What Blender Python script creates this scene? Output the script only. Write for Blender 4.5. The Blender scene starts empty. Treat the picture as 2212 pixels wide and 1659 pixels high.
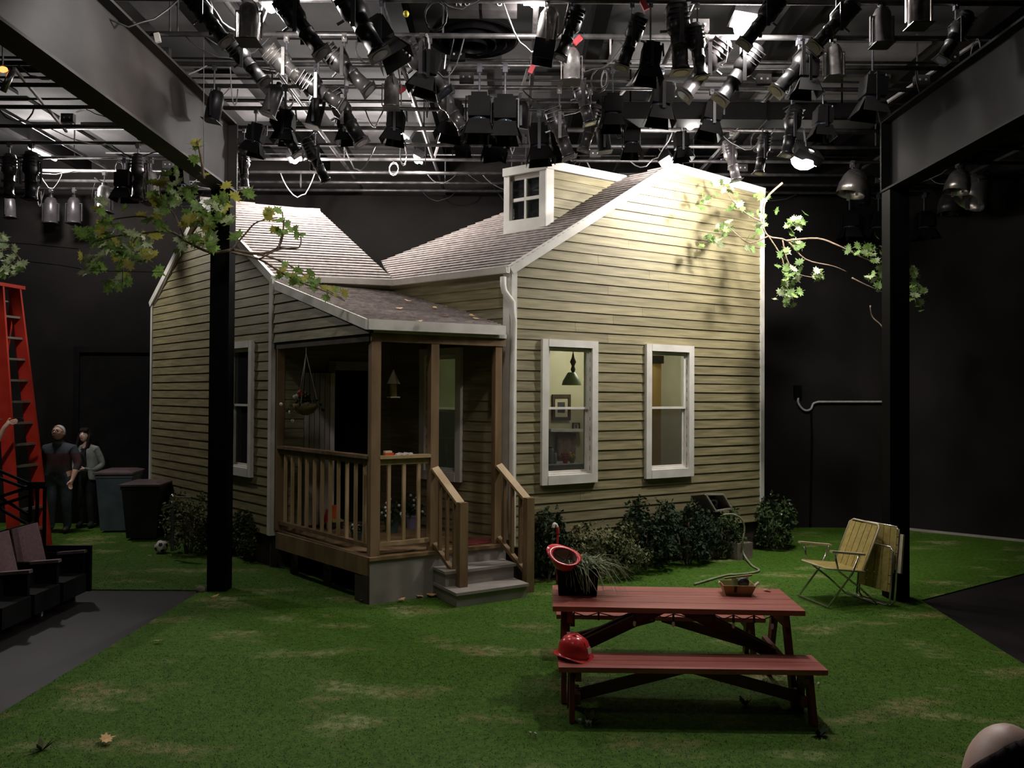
import bpy, bmesh, math, random
import numpy as np
from mathutils import Vector, Matrix, Quaternion
from mathutils.geometry import tessellate_polygon
sc = bpy.context.scene
COL = sc.collection
rnd = random.Random(7)
V = Vector
# ------------------------------------------------------------------ camera
FPX, CAMH = 1725.0, 2.3
_phi, _pit = .0058, math.atan(23.5/1725.0)
fw = V((0, math.cos(_pit), math.sin(_pit)))
rt = V((math.cos(_phi), 0, math.sin(_phi))); rt = (rt-fw*rt.dot(fw)).normalized()
up = rt.cross(fw)
CAM = V((0, 0, CAMH))
cd = bpy.data.cameras.new('camera'); cam = bpy.data.objects.new('camera', cd); COL.objects.link(cam)
cd.sensor_fit = 'HORIZONTAL'; cd.sensor_width = 36; cd.lens = FPX/2212*36; cd.clip_start = .05
M = Matrix.Identity(4)
for i, a in enumerate((rt, up, -fw)):
    for j in range(3): M[j][i] = a[j]
M.translation = CAM; cam.matrix_world = M; sc.camera = cam
# ------------------------------------------------------------------ world, exposure
w = bpy.data.worlds.new('world'); sc.world = w; w.use_nodes = True
w.node_tree.nodes['Background'].inputs[0].default_value = (.9, .92, 1, 1)
w.node_tree.nodes['Background'].inputs[1].default_value = 0.0
sc.view_settings.view_transform = 'Standard'; sc.view_settings.look = 'None'
sc.view_settings.exposure = 0.0; sc.view_settings.gamma = 1; sc.view_settings.use_curve_mapping = False
# power of the lamps in watts; each lamp itself is made with its fixture further down
LAMP = dict(flood=560, peak=125, big=340, small=40, mid=140, ridge=215, top=80, topl=80, left=260, house=24, house2=6, side=620, room=66)  # house, house2, side and room power lamps added for fill
# ------------------------------------------------------------------ pixel -> place (pixel gives a direction only)
def ray(x, y): return rt*((x-1106)/FPX)+up*((829.5-y)/FPX)+fw
def G(x, y, z=0.0): d = ray(x, y); return CAM+d*((z-CAMH)/d.z)
def atY(x, y, Y): d = ray(x, y); return CAM+d*(Y/d.y)
def onp(x, y, p0, n): d = ray(x, y); return CAM+d*((p0-CAM).dot(n)/d.dot(n))
# ------------------------------------------------------------------ materials
def lin(h):
    h = h.lstrip('#'); o = []
    for i in (0, 2, 4):
        c = int(h[i:i+2], 16)/255; o.append(c/12.92 if c <= .04045 else ((c+.055)/1.055)**2.4)
    return tuple(o)+(1,)
MATS = {}
def mat(name, col, col2=None, scale=8, rough=.7, metal=0, bump=0, stretch=(1, 1, 1), objvar=0, spec=.5, detail=4, lo=.35, hi=.65, emit=None, es=0, trans=0):
    if name in MATS: return MATS[name]
    m = bpy.data.materials.new(name); MATS[name] = m; m.use_nodes = True
    nt = m.node_tree; N = nt.nodes; L = nt.links; b = N['Principled BSDF']
    b.inputs['Roughness'].default_value = rough; b.inputs['Metallic'].default_value = metal
    b.inputs['Specular IOR Level'].default_value = spec
    c1 = lin(col); c2 = lin(col2) if col2 else tuple(min(1, x*1.25) for x in c1[:3])+(1,)
    tc = N.new('ShaderNodeTexCoord'); mp = N.new('ShaderNodeMapping'); mp.inputs['Scale'].default_value = stretch
    L.new(tc.outputs['Object'], mp.inputs[0])
    nz = N.new('ShaderNodeTexNoise'); nz.inputs['Scale'].default_value = scale; nz.inputs['Detail'].default_value = detail
    L.new(mp.outputs[0], nz.inputs['Vector'])
    rp = N.new('ShaderNodeValToRGB'); rp.color_ramp.elements[0].position = lo; rp.color_ramp.elements[1].position = hi
    rp.color_ramp.elements[0].color = c1; rp.color_ramp.elements[1].color = c2
    L.new(nz.outputs[0], rp.inputs[0]); out = rp.outputs[0]
    if objvar:
        oi = N.new('ShaderNodeObjectInfo'); mr = N.new('ShaderNodeMapRange')
        mr.inputs[3].default_value = 1-objvar; mr.inputs[4].default_value = 1+objvar
        L.new(oi.outputs['Random'], mr.inputs[0])
        hs = N.new('ShaderNodeHueSaturation'); L.new(mr.outputs[0], hs.inputs['Value']); L.new(out, hs.inputs['Color']); out = hs.outputs[0]
    L.new(out, b.inputs['Base Color'])
    if bump:
        bp = N.new('ShaderNodeBump'); bp.inputs['Strength'].default_value = bump; bp.inputs['Distance'].default_value = .02
        L.new(nz.outputs[0], bp.inputs['Height']); L.new(bp.outputs[0], b.inputs['Normal'])
    if emit:
        b.inputs['Emission Color'].default_value = lin(emit); b.inputs['Emission Strength'].default_value = es
    if trans:
        tr = N.new('ShaderNodeBsdfTranslucent'); L.new(out, tr.inputs[0]); mx = N.new('ShaderNodeMixShader'); mx.inputs[0].default_value = trans
        L.new(b.outputs[0], mx.inputs[1]); L.new(tr.outputs[0], mx.inputs[2]); L.new(mx.outputs[0], N['Material Output'].inputs[0])
    return m
def glassmat(name, tint, gl=.1, dark=0.0):
    m = bpy.data.materials.new(name); MATS[name] = m; m.use_nodes = True
    nt = m.node_tree; N = nt.nodes; L = nt.links; N.remove(N['Principled BSDF'])
    t = N.new('ShaderNodeBsdfTransparent'); t.inputs[0].default_value = lin(tint)
    g = N.new('ShaderNodeBsdfGlossy'); g.inputs['Roughness'].default_value = .02
    d = N.new('ShaderNodeBsdfDiffuse'); d.inputs[0].default_value = (.05, .05, .055, 1)
    m1 = N.new('ShaderNodeMixShader'); m1.inputs[0].default_value = dark; L.new(t.outputs[0], m1.inputs[1]); L.new(d.outputs[0], m1.inputs[2])
    m2 = N.new('ShaderNodeMixShader'); m2.inputs[0].default_value = gl; L.new(m1.outputs[0], m2.inputs[1]); L.new(g.outputs[0], m2.inputs[2])
    L.new(m2.outputs[0], N['Material Output'].inputs[0]); return m
mat('siding', '6c6344', '948a68', scale=3.4, rough=.62, stretch=(.7, .7, 9), objvar=.12, bump=.12, lo=.3, hi=.75)
mat('trim', 'c9c4ba', 'd8d4cb', scale=5, rough=.55, objvar=.03)
mat('shingle', '8f8482', 'b2a8a2', scale=14, rough=.85, objvar=.12, bump=.25, detail=6)
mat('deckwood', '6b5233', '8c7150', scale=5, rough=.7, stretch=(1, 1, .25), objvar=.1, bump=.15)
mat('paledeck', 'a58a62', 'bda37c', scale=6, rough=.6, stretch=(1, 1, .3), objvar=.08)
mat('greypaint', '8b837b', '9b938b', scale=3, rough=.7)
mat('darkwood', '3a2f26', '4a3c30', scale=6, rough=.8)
mat('black', '0a0909', '121010', scale=6, rough=.8, spec=.15)
mat('blackwall', '191716', '23201f', scale=.9, rough=.9, bump=.05, spec=.1)
mat('blacksteel', '050404', '0b0909', scale=3, rough=.65, spec=.08)
mat('beamgrey', '241f1d', '443d3a', scale=1.0, rough=.6, lo=.38, hi=.62)
mat('pipe', '4a4747', '6e6a6a', scale=8, rough=.4, metal=.6)
mat('fixblack', '0d0c0d', '161415', scale=12, rough=.42, spec=.35)
mat('fixsilver', '8d8886', 'bdb8b5', scale=9, rough=.28, metal=.85)
mat('fixgrey', '3a3738', '4d494a', scale=9, rough=.33, metal=.4)
mat('ceil', '181616', '1f1d1d', scale=2, rough=.9)
mat('panelgrey', '434041', '524f50', scale=3, rough=.9, objvar=.1)
mat('cable', '2b2929', '3a3737', scale=20, rough=.5)
mat('palecable', '9a9494', 'b0aaaa', scale=20, rough=.5)
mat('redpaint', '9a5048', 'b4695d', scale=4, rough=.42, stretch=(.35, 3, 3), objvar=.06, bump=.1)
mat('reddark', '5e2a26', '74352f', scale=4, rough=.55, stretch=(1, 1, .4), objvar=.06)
mat('helmetred', 'd8363a', 'e24648', scale=3, rough=.22)
mat('helmetin', '8d6f62', 'a88a7a', scale=14, rough=.8)
mat('strap', '1b1614', '2a2320', scale=10, rough=.7)
mat('olivebox', '867844', '9d8f58', scale=7, rough=.5)
mat('gunmetal', '4b4a50', '66656b', scale=8, rough=.4, metal=.5)
mat('chrome', 'b8b6b4', 'd0cecc', scale=8, rough=.2, metal=.95)
mat('yellowweb', 'b09a52', 'c4b06c', scale=20, rough=.7, stretch=(1, 1, 1), objvar=.05, trans=.25)
mat('ivory', 'b9ab90', 'c9bda4', scale=6, rough=.4)
mat('bark', '5b4c3e', '7d6a57', scale=14, rough=.85, bump=.3)
mat('leafgreen', '4f6a33', '7f9a4c', scale=5, rough=.6, objvar=.35, trans=.3)
mat('leafpale', '7c8f62', 'b5bd94', scale=5, rough=.6, objvar=.3, trans=.25)
mat('leafdeep', '3d5228', '5f7440', scale=5, rough=.65, objvar=.3, trans=.2, spec=.2)
mat('leafyellow', '8c8a3a', 'a9a04a', scale=5, rough=.6, objvar=.2, trans=.3)
mat('deadleaf', 'bb9458', 'e0b884', scale=9, rough=.7, objvar=.2)
mat('bushleaf', '2c3d1f', '475833', scale=6, rough=.7, spec=.2)
mat('bushleafpale', '4f5638', '7c7c58', scale=6, rough=.7, spec=.2)
mat('bushleafdark', '212f1e', '35462b', scale=6, rough=.7, spec=.2)
mat('blossom', 'd6cfc6', 'e6e0d8', scale=6, rough=.7)
mat('redbloom', '9a3520', 'b54a2c', scale=6, rough=.7)
mat('soil', '2a211a', '3a2e24', scale=14, rough=.95, bump=.4)
mat('stone', '6e6157', '86786c', scale=9, rough=.9, bump=.3)
mat('coir', '5c4f2e', '73643c', scale=22, rough=.95, bump=.5)
mat('bin_dark', '1a1916', '24221e', scale=4, rough=.5)
mat('bin_blue', '3c454c', '4a545a', scale=4, rough=.5)
mat('bin_navy', '1d2130', '282c3c', scale=4, rough=.5)
mat('binlid', '544548', '665558', scale=3, rough=.45)
mat('ladderred', 'b02a1c', 'c4392a', scale=4, rough=.45)
mat('alu', '8a8378', 'a09a90', scale=8, rough=.4, metal=.5)
mat('seatfabric', '5b4246', '6b5054', scale=40, rough=.9)
mat('padgrey', '584a49', '6a5a59', scale=14, rough=.5)
mat('skin', 'cfa08c', 'dcb09c', scale=8, rough=.55)
mat('skinpale', 'd6b0a2', 'e2c2b4', scale=8, rough=.5)
mat('hairwhite', 'a9a49e', 'c9c5be', scale=22, rough=.7, stretch=(1, 1, .3))
mat('hairdark', '1a1312', '2b201d', scale=22, rough=.85, spec=.2, stretch=(1, 1, .3))
mat('jeans', '3a444e', '4b5660', scale=14, rough=.9)
mat('darkcloth', '131214', '1e1c1e', scale=14, rough=.9)
mat('jacket', '5f6560', '7d837c', scale=9, rough=.85)
mat('shirtgrey', '5c605c', '6d716c', scale=9, rough=.9)
mat('lens', '22262e', '303640', scale=4, rough=.08)
mat('wallcream', 'b0aa90', 'bab49c', scale=3, rough=.9)
mat('wallgreen', '98a18c', 'a2aa96', scale=3, rough=.9)
mat('blind', 'c3c8ac', 'cdd2b8', scale=3, rough=.8, trans=.62)
mat('roomfloor', '6b6157', '776c62', scale=4, rough=.8)
mat('countergrey', '8f8d92', '9d9ba0', scale=5, rough=.5)
mat('brownknit', '6e5a4d', '8a7566', scale=18, rough=.95)
mat('pinewood', 'a98a55', 'bb9d68', scale=5, rough=.6, stretch=(1, 1, .2))
mat('orange', 'c4501e', 'd4652c', scale=5, rough=.5)
mat('teal', '3c5557', '4a6567', scale=6, rough=.7)
mat('lilac', '7d7590', '8d85a0', scale=6, rough=.8)
mat('whitepaint', 'cfcbc4', 'dcd8d2', scale=6, rough=.6)
mat('oldboard', '8a8378', '9c958a', scale=8, rough=.8, stretch=(1, 1, .2), objvar=.12)
mat('redmat', '7d2f2c', '8d3d38', scale=20, rough=.95)
mat('hose', '7d8064', '95977c', scale=8, rough=.45)
mat('tin', 'd8c4aa', 'e6d4bc', scale=8, rough=.5)
mat('lampshade', '5a6a4a', '6b7a58', scale=6, rough=.5)
mat('redtape', 'a8252c', 'b8333a', scale=8, rough=.5)
mat('yellowbulb', 'c8b83a', 'd8c84a', scale=8, rough=.4)
mat('glow', 'ffffff', 'ffffff', emit='fff6f0', es=70)
mat('glowsoft', 'ffffff', 'ffffff', emit='fff0e8', es=14)
mat('amberglow', 'ff9a5a', 'ff9a5a', emit='ff8a4a', es=3)
mat('markwhite', 'c9c4c2', 'd4d0ce', scale=5, rough=.6)
glassmat('pane', 'e6eae4', .06); glassmat('screenpane', 'd0d4d0', .04, .26); glassmat('darkpane', 'aab0ac', .09, .25)
# grass: two greens, straw-coloured worn patches and a soft brown bare strip, all in ground coordinates
def grassmat():
    m = bpy.data.materials.new('grass'); MATS['grass'] = m; m.use_nodes = True
    nt = m.node_tree; N = nt.nodes; L = nt.links; b = N['Principled BSDF']; b.inputs['Roughness'].default_value = .75; b.inputs['Specular IOR Level'].default_value = .2
    ge = N.new('ShaderNodeNewGeometry')
    def noise(s, sc3=(1, 1, 1), d=5):
        mp = N.new('ShaderNodeMapping'); mp.inputs['Scale'].default_value = sc3; L.new(ge.outputs['Position'], mp.inputs[0])
        n = N.new('ShaderNodeTexNoise'); n.inputs['Scale'].default_value = s; n.inputs['Detail'].default_value = d; L.new(mp.outputs[0], n.inputs['Vector']); return n.outputs[0]
    def ramp(i, a, c, ca, cb):
        r = N.new('ShaderNodeValToRGB'); r.color_ramp.elements[0].position = a; r.color_ramp.elements[1].position = c
        r.color_ramp.elements[0].color = ca; r.color_ramp.elements[1].color = cb; L.new(i, r.inputs[0]); return r.outputs[0]
    base = ramp(noise(26, d=6), .3, .7, lin('32500f'), lin('4a6c1c'))
    worn = ramp(noise(1.15, (1, 1.9, 1), 7),   .545, .66, (0, 0, 0, 1), (1, 1, 1, 1))
    grit = ramp(noise(17, d=5), .38, .62, (.15, .15, .15, 1), (1, 1, 1, 1))
    mu = N.new('ShaderNodeMath'); mu.operation = 'MULTIPLY'; L.new(worn, mu.inputs[0]); L.new(grit, mu.inputs[1])
    straw = ramp(noise(2.3), .4, .6, lin('868c5c'), lin('80744c'))
    mx = N.new('ShaderNodeMix'); mx.data_type = 'RGBA'; L.new(mu.outputs[0], mx.inputs[0]); L.new(base, mx.inputs[6]); L.new(straw, mx.inputs[7])
    L.new(mx.outputs[2], b.inputs['Base Color'])
    bp = N.new('ShaderNodeBump'); bp.inputs['Strength'].default_value = .6; bp.inputs['Distance'].default_value = .02; L.new(noise(60), bp.inputs['Height']); L.new(bp.outputs[0], b.inputs['Normal'])
grassmat()
def floormat():
    mat('stagefloor', '171313', '221d1d', scale=1.6, rough=.5, detail=6, bump=.05)
floormat()
# ------------------------------------------------------------------ objects
ORG = {}
def prop(o, label=None, cat=None, group=None, kind=None):
    if label: o['label'] = label
    if cat: o['category'] = cat
    if group: o['group'] = group
    if kind: o['kind'] = kind
    return o
def thing(name, loc, label, cat, group=None, rz=0):
    o = bpy.data.objects.new(name, None); COL.objects.link(o); o.location = loc; o.rotation_euler = (0, 0, rz); o.empty_display_size = .1
    ORG[o.name] = V((0, 0, 0)) if rz is None else V(loc); return prop(o, label, cat, group)
def local(name, loc, label, cat, group=None, rz=0):     # a thing whose parts are given in its own axes
    o = thing(name, loc, label, cat, group, rz); ORG[o.name] = V((0, 0, 0)); return o
def org(p): return ORG.get(p.name, V((0, 0, 0))) if p else V((0, 0, 0))
def link(name, me, parent=None, label=None, kind=None):
    o = bpy.data.objects.new(name, me); COL.objects.link(o)
    if parent: o.parent = parent; ORG[o.name] = org(parent)
    return prop(o, label, None, None, kind)
def inst(name, me, parent, mw):          # a piece with shared mesh data, placed by a matrix in the parent's frame
    o = link(name, me, parent); o.matrix_basis = Matrix.Translation(-org(parent)) @ mw; ORG[o.name] = V((0, 0, 0)); return o
def frame(o, z=None, x=None):            # matrix from a z axis and a rough x axis
    z = z.normalized(); x = x if x is not None else (V((1, 0, 0)) if abs(z.x) < .9 else V((0, 1, 0)))
    y = z.cross(x).normalized(); x = y.cross(z); m = Matrix.Identity(4)
    for i, a in enumerate((x, y, z)):
        for j in range(3): m[j][i] = a[j]
    m.translation = o; return m
class MB:
    def __init__(s): s.v = []; s.f = []; s.m = []; s.mi = 0
    def add(s, vs, fs):
        k = len(s.v); s.v += [V(a) for a in vs]; s.f += [tuple(i+k for i in f) for f in fs]; s.m += [s.mi]*len(fs); return s
    def box(s, c, d, R=None):
        c = V(c); h = V(d)/2; vs = []
        for z in (-1, 1):
            for x, y in ((-1, -1), (1, -1), (1, 1), (-1, 1)):
                q = V((x*h.x, y*h.y, z*h.z)); vs.append(c+(R @ q if R else q))
        return s.add(vs, [(3, 2, 1, 0), (4, 5, 6, 7), (0, 1, 5, 4), (1, 2, 6, 5), (2, 3, 7, 6), (3, 0, 4, 7)])
    def bar(s, a, b, wx, wy, x=None):
        a = V(a); b = V(b); m = frame(a, b-a, x).to_3x3(); return s.box((a+b)/2, (wx, wy, (b-a).length), m)
    def tube(s, pts, r, n=8, cap=True):
        pts = [V(p) for p in pts]; rs = r if isinstance(r, (list, tuple)) else [r]*len(pts); k = len(s.v); vs = []; fs = []
        x = None
        for i, p in enumerate(pts):
            t = (pts[min(i+1, len(pts)-1)]-pts[max(i-1, 0)]).normalized()
            if x is None: x = V((0, 0, 1)) if abs(t.z) < .9 else V((1, 0, 0))
            y = t.cross(x)
            if y.length < 1e-4: y = t.cross(V((.3, .7, .6)))
            y.normalize(); x = y.cross(t).normalized()
            for j in range(n):
                a = 2*math.pi*j/n; vs.append(p+(x*math.cos(a)+y*math.sin(a))*rs[i])
        for i in range(len(pts)-1):
            for j in range(n): a = i*n+j; b = i*n+(j+1) % n; fs.append((a, b, b+n, a+n))
        if cap: fs.append(tuple(range(n-1, -1, -1))); e = (len(pts)-1)*n; fs.append(tuple(range(e, e+n)))
        return s.add(vs, fs)
    def lathe(s, prof, n=16, M=None, cap=True, sx=1, sy=1):
        vs = []; fs = []
        for r, z in prof:
            for j in range(n):
                a = 2*math.pi*j/n; q = V((r*math.cos(a)*sx, r*math.sin(a)*sy, z)); vs.append(M @ q if M else q)
        for i in range(len(prof)-1):
            for j in range(n): a = i*n+j; b = i*n+(j+1) % n; fs.append((a, b, b+n, a+n))
        if cap: fs.append(tuple(range(n-1, -1, -1))); e = (len(prof)-1)*n; fs.append(tuple(range(e, e+n)))
        return s.add(vs, fs)
    def prism(s, poly, vec):
        n = len(poly); p = [V(a) for a in poly]; vec = V(vec); vs = p+[a+vec for a in p]
        fs = [tuple(range(n-1, -1, -1)), tuple(range(n, 2*n))]+[(i, (i+1) % n, n+(i+1) % n, n+i) for i in range(n)]
        return s.add(vs, fs)
    def sphere(s, c, r, n=12, m=8, R=None):
        c = V(c); r = V(r) if isinstance(r, (tuple, list, Vector)) else V((r, r, r)); vs = [c+(R @ V((0, 0, -r.z)) if R else V((0, 0, -r.z)))]; fs = []
        for i in range(1, m):
            t = -math.pi/2+math.pi*i/m
            for j in range(n):
                a = 2*math.pi*j/n; q = V((r.x*math.cos(t)*math.cos(a), r.y*math.cos(t)*math.sin(a), r.z*math.sin(t))); vs.append(c+(R @ q if R else q))
        q = V((0, 0, r.z)); vs.append(c+(R @ q if R else q)); e = len(vs)-1
        for j in range(n): fs.append((0, 1+(j+1) % n, 1+j)); fs.append((e, e-n+j, e-n+(j+1) % n))
        for i in range(m-2):
            for j in range(n): a = 1+i*n+j; b = 1+i*n+(j+1) % n; fs.append((a, b, b+n, a+n))
        return s.add(vs, fs)
    def mesh(s, name, mats, smooth=False, o=None, fix=True):
        me = bpy.data.meshes.new(name); o = o or V((0, 0, 0)); me.from_pydata([tuple(a-o) for a in s.v], [], s.f)
        for m in (mats if isinstance(mats, (list, tuple)) else [mats]): me.materials.append(MATS[m])
        if any(s.m): me.polygons.foreach_set('material_index', s.m)
        if fix:
            bm = bmesh.new(); bm.from_mesh(me); bmesh.ops.recalc_face_normals(bm, faces=bm.faces); bm.to_mesh(me); bm.free()
        if smooth: me.polygons.foreach_set('use_smooth', [True]*len(me.polygons))
        me.update(); return me
    def build(s, name, mats, parent=None, smooth=False, label=None, kind=None, fix=True):
        return link(name, s.mesh(name, mats, smooth, org(parent), fix), parent, label, kind)
def solo(name, mb, mats, label, cat, group=None, smooth=False, kind=None):
    o = mb.build(name, mats, None, smooth); c = sum(s_ for s_ in [V((0, 0, 0))]) if False else None
    me = o.data; n = len(me.vertices); a = np.empty(n*3); me.vertices.foreach_get('co', a); a = a.reshape(-1, 3)
    ct = V((float(a[:, 0].mean()), float(a[:, 1].mean()), float(a[:, 2].min()))); a -= np.array(ct); me.vertices.foreach_set('co', a.ravel()); me.update(); o.location = ct
    return prop(o, label, cat, group, kind)
def tree_copy(src, parent=None):
    c = src.copy(); COL.objects.link(c); ORG[c.name] = V((0, 0, 0))
    if parent is not None: c.parent = parent; c.matrix_parent_inverse = Matrix.Identity(4)
    for ch in src.children: tree_copy(ch, c)
    return c
def lamp(name, kind, loc, power, parent=None, target=None, spot=90, size=.1, color=(1, .965, .93), blend=.6):
    ld = bpy.data.lights.new(name, kind); ld.energy = power; ld.color = color
    if kind == 'SPOT': ld.spot_size = math.radians(spot); ld.spot_blend = blend
    if kind == 'AREA': ld.size = size
    else: ld.shadow_soft_size = size
    o = bpy.data.objects.new(name, ld); COL.objects.link(o); o.location = loc
    if target is not None: o.rotation_euler = (V(target)-V(loc)).to_track_quat('-Z', 'Y').to_euler()
    if parent:
        o.parent = parent; o.location = V(loc)-org(parent)
    return o
def clip(poly, a, b, c):        # keep a*x+b*y+c >= 0
    out = []; n = len(poly)
    for i in range(n):
        p, q = poly[i], poly[(i+1) % n]; dp = a*p[0]+b*p[1]+c; dq = a*q[0]+b*q[1]+c
        if dp >= 0: out.append(p)
        if (dp >= 0) != (dq >= 0): t = dp/(dp-dq); out.append((p[0]+(q[0]-p[0])*t, p[1]+(q[1]-p[1])*t))
    return out
def area(p): return abs(sum(p[i][0]*p[(i+1) % len(p)][1]-p[(i+1) % len(p)][0]*p[i][1] for i in range(len(p))))/2 if len(p) > 2 else 0
def strips(name, parent, o, e, u, n, poly, exposure, tb, tt, matn, holes=(), joint=None, z0=None, lap=.0):
    """poly in (e,u) coordinates from o; one object for each board/course, thicker at its lower edge"""
    lo = min(p[1] for p in poly) if z0 is None else z0; hi = max(p[1] for p in poly); k = 0; z = lo
    while z < hi-.004:
        z1 = z+exposure; band = clip(clip(poly, 0, 1, -z), 0, -1, z1)
        pcs = [band] if area(band) > .0004 else []
        for (s0, s1, h0, h1) in holes:
            nx = []
            for b in pcs:
                if max(p[1] for p in b) <= h0+.001 or min(p[1] for p in b) >= h1-.001: nx.append(b); continue
                mid = clip(clip(b, 1, 0, -s0), -1, 0, s1)
                nx += [clip(b, -1, 0, s0), clip(b, 1, 0, -s1), clip(mid, 0, 1, -h1), clip(mid, 0, -1, h0)]
            pcs = [b for b in nx if area(b) > .0006]
        if joint:
            nx = []
            for b in pcs:
                x0 = min(p[0] for p in b); x1 = max(p[0] for p in b)
                if x1-x0 > joint:
                    c = x0+(x1-x0)*rnd.uniform(.2, .8); nx += [clip(b, -1, 0, c-.0015), clip(b, 1, 0, -c-.0015)]
                else: nx.append(b)
            pcs = [b for b in nx if area(b) > .0004]
        for b in pcs:
            j = rnd.uniform(-.0015, .0015); nn = len(b); vs = []
            for p in b: vs.append(o+e*p[0]+u*p[1]+n*.0)
            for p in b:
                f = (p[1]-z)/exposure; vs.append(o+e*p[0]+u*p[1]+n*(tb+(tt-tb)*f+j))
            m = MB(); m.add(vs, [tuple(range(nn-1, -1, -1)), tuple(range(nn, 2*nn))]+[(i, (i+1) % nn, nn+(i+1) % nn, nn+i) for i in range(nn)])
            m.build(name, matn, parent); k += 1
        z = z1
    return k
# ================================================================== the room
def struct(name, mb, m, parent=None): 
    o = mb.build(name, m, parent)
    if not parent: o['kind'] = 'structure'
    return o
def slab(poly, z0, z1): return MB().prism([(p[0], p[1], z0) for p in poly], (0, 0, z1-z0))
struct('floor', slab([(-10, -4), (13, -4), (13, 14.6), (-10, 14.6)], -.1, 0), 'stagefloor')
gR1, gR2 = G(1960, 1146), G(2212, 1172)
gdir = (gR2-gR1).normalized()
p8, p7, p6 = G(2300, 1493), G(1990, 1299), G(2300, 1218)
lawn = [(-3.95, 3.2), tuple(G(-300, 1729))[:2], tuple(G(437, 1277))[:2], (-9.9, 9.3), (-9.9, 13.98), (gR1.x, 13.98), tuple(gR1+gdir*2.2)[:2], (p6.x+.9, p6.y+.2), tuple(p6)[:2], tuple(p7)[:2], tuple(p8)[:2], (4.6, 3.2)]
struct('floor_turf', slab(lawn, .0, .015), 'grass')
struct('wall_back', MB().box((-1.5, 14.1, 3.3), (17, .2, 6.6)), 'blackwall')
wr = gR1+gdir*9; nr = V((gdir.y, -gdir.x, 0)); nr = nr if nr.y < 0 else -nr
struct('wall_right', MB().prism([gR1, wr, wr-nr*.2, gR1-nr*.2], (0, 0, 6.6)), 'blackwall')
mb = MB(); a = gR1+nr*.0; b = gR1+gdir*3.2; mb.prism([a, b, b+nr*.05, a+nr*.05], (0, 0, .05)); struct('baseboard_right', mb, 'greypaint')
struct('wall_left', MB().box((-9.95, 5, 3.75), (.1, 18, 7.5)), 'blackwall')
struct('wall_front', MB().box((1.5, -4.05, 3.75), (23, .1, 7.5)), 'blackwall')
ceil = struct('ceiling', MB().box((1.5, 5, 6.5), (23, 20, .1)), 'ceil')
pm = MB().box((0, 0, 0), (1.1, .78, .05)).mesh('panel', 'panelgrey')
for i in range(-6, 8):
    for j in range(8):
        if rnd.random() < .62: inst('panel', pm, ceil, Matrix.Translation((i*1.3+.4, 6.6+j*1.0, 6.43)))
jm = MB().box((0, 0, 0), (.16, 15, .26)).mesh('joist', 'blacksteel')
for i in range(-4, 6): inst('joist', jm, ceil, Matrix.Translation((i*2.1+.9, 6.5, 6.3)))
struct('floor_riser', slab([(-9.9, -4), (12, -4), (12, 2.15), (-9.9, 2.15)], 0, .42), 'stagefloor')
# dark stage door opening in the back wall behind the two people
mb = MB(); x0, x1 = atY(172, 900, 13.98).x, atY(326, 900, 13.98).x
mb.box((x0-.05, 13.97, 1.5), (.1, .06, 3.0)); mb.box((x1+.05, 13.97, 1.5), (.1, .06, 3.0)); mb.box(((x0+x1)/2, 13.97, 3.05), (x1-x0+.2, .06, .1))
mb.box(((x0+x1)/2, 13.985, 1.5), (x1-x0, .02, 3.0)); struct('door_1', mb, 'black')
# turf blades
def inside(P, poly):
    x, y = P[:, 0], P[:, 1]; r = np.zeros(len(P), bool); n = len(poly)
    for i in range(n):
        (x1, y1), (x2, y2) = poly[i][:2], poly[(i+1) % n][:2]
        c = ((y1 > y) != (y2 > y)) & (x < (x2-x1)*(y-y1)/((y2-y1) if abs(y2-y1) > 1e-9 else 1e-9)+x1); r ^= c
    return r
rg = np.random.default_rng(3); pts = []
for y0, y1, dn in ((4.4, 7, 2600), (7, 10, 1100), (10, 13.9, 420)):
    n = int(16*(y1-y0)*dn); P = np.c_[rg.uniform(-8, 8, n), rg.uniform(y0, y1, n)]; P = P[inside(P, lawn) & (np.abs(P[:, 0]) < P[:, 1]*.68)]; pts.append(P)
P = np.vstack(pts); n = len(P); a = rg.uniform(0, 6.283, n); h = rg.uniform(.004, .012, n); wd = rg.uniform(.002, .0035, n)*np.maximum(1, P[:, 1]/6); ln = rg.normal(0, .01, (n, 2))
vs = np.zeros((n, 3, 3)); vs[:, 0, 0] = P[:, 0]-np.cos(a)*wd; vs[:, 0, 1] = P[:, 1]-np.sin(a)*wd; vs[:, 1, 0] = P[:, 0]+np.cos(a)*wd; vs[:, 1, 1] = P[:, 1]+np.sin(a)*wd
vs[:, 2, :2] = P+ln; vs[:, :2, 2] = .013; vs[:, 2, 2] = .015+h
me = bpy.data.meshes.new('turf_blades'); me.vertices.add(n*3); me.vertices.foreach_set('co', vs.ravel()); me.loops.add(n*3); me.loops.foreach_set('vertex_index', np.arange(n*3)); me.polygons.add(n)
me.polygons.foreach_set('loop_start', np.arange(n)*3); me.update(); me.validate(); me.materials.append(MATS['grass'])
prop(link('turf_blades', me), 'short green artificial grass blades covering the stage lawn', 'grass', kind='stuff')
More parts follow.
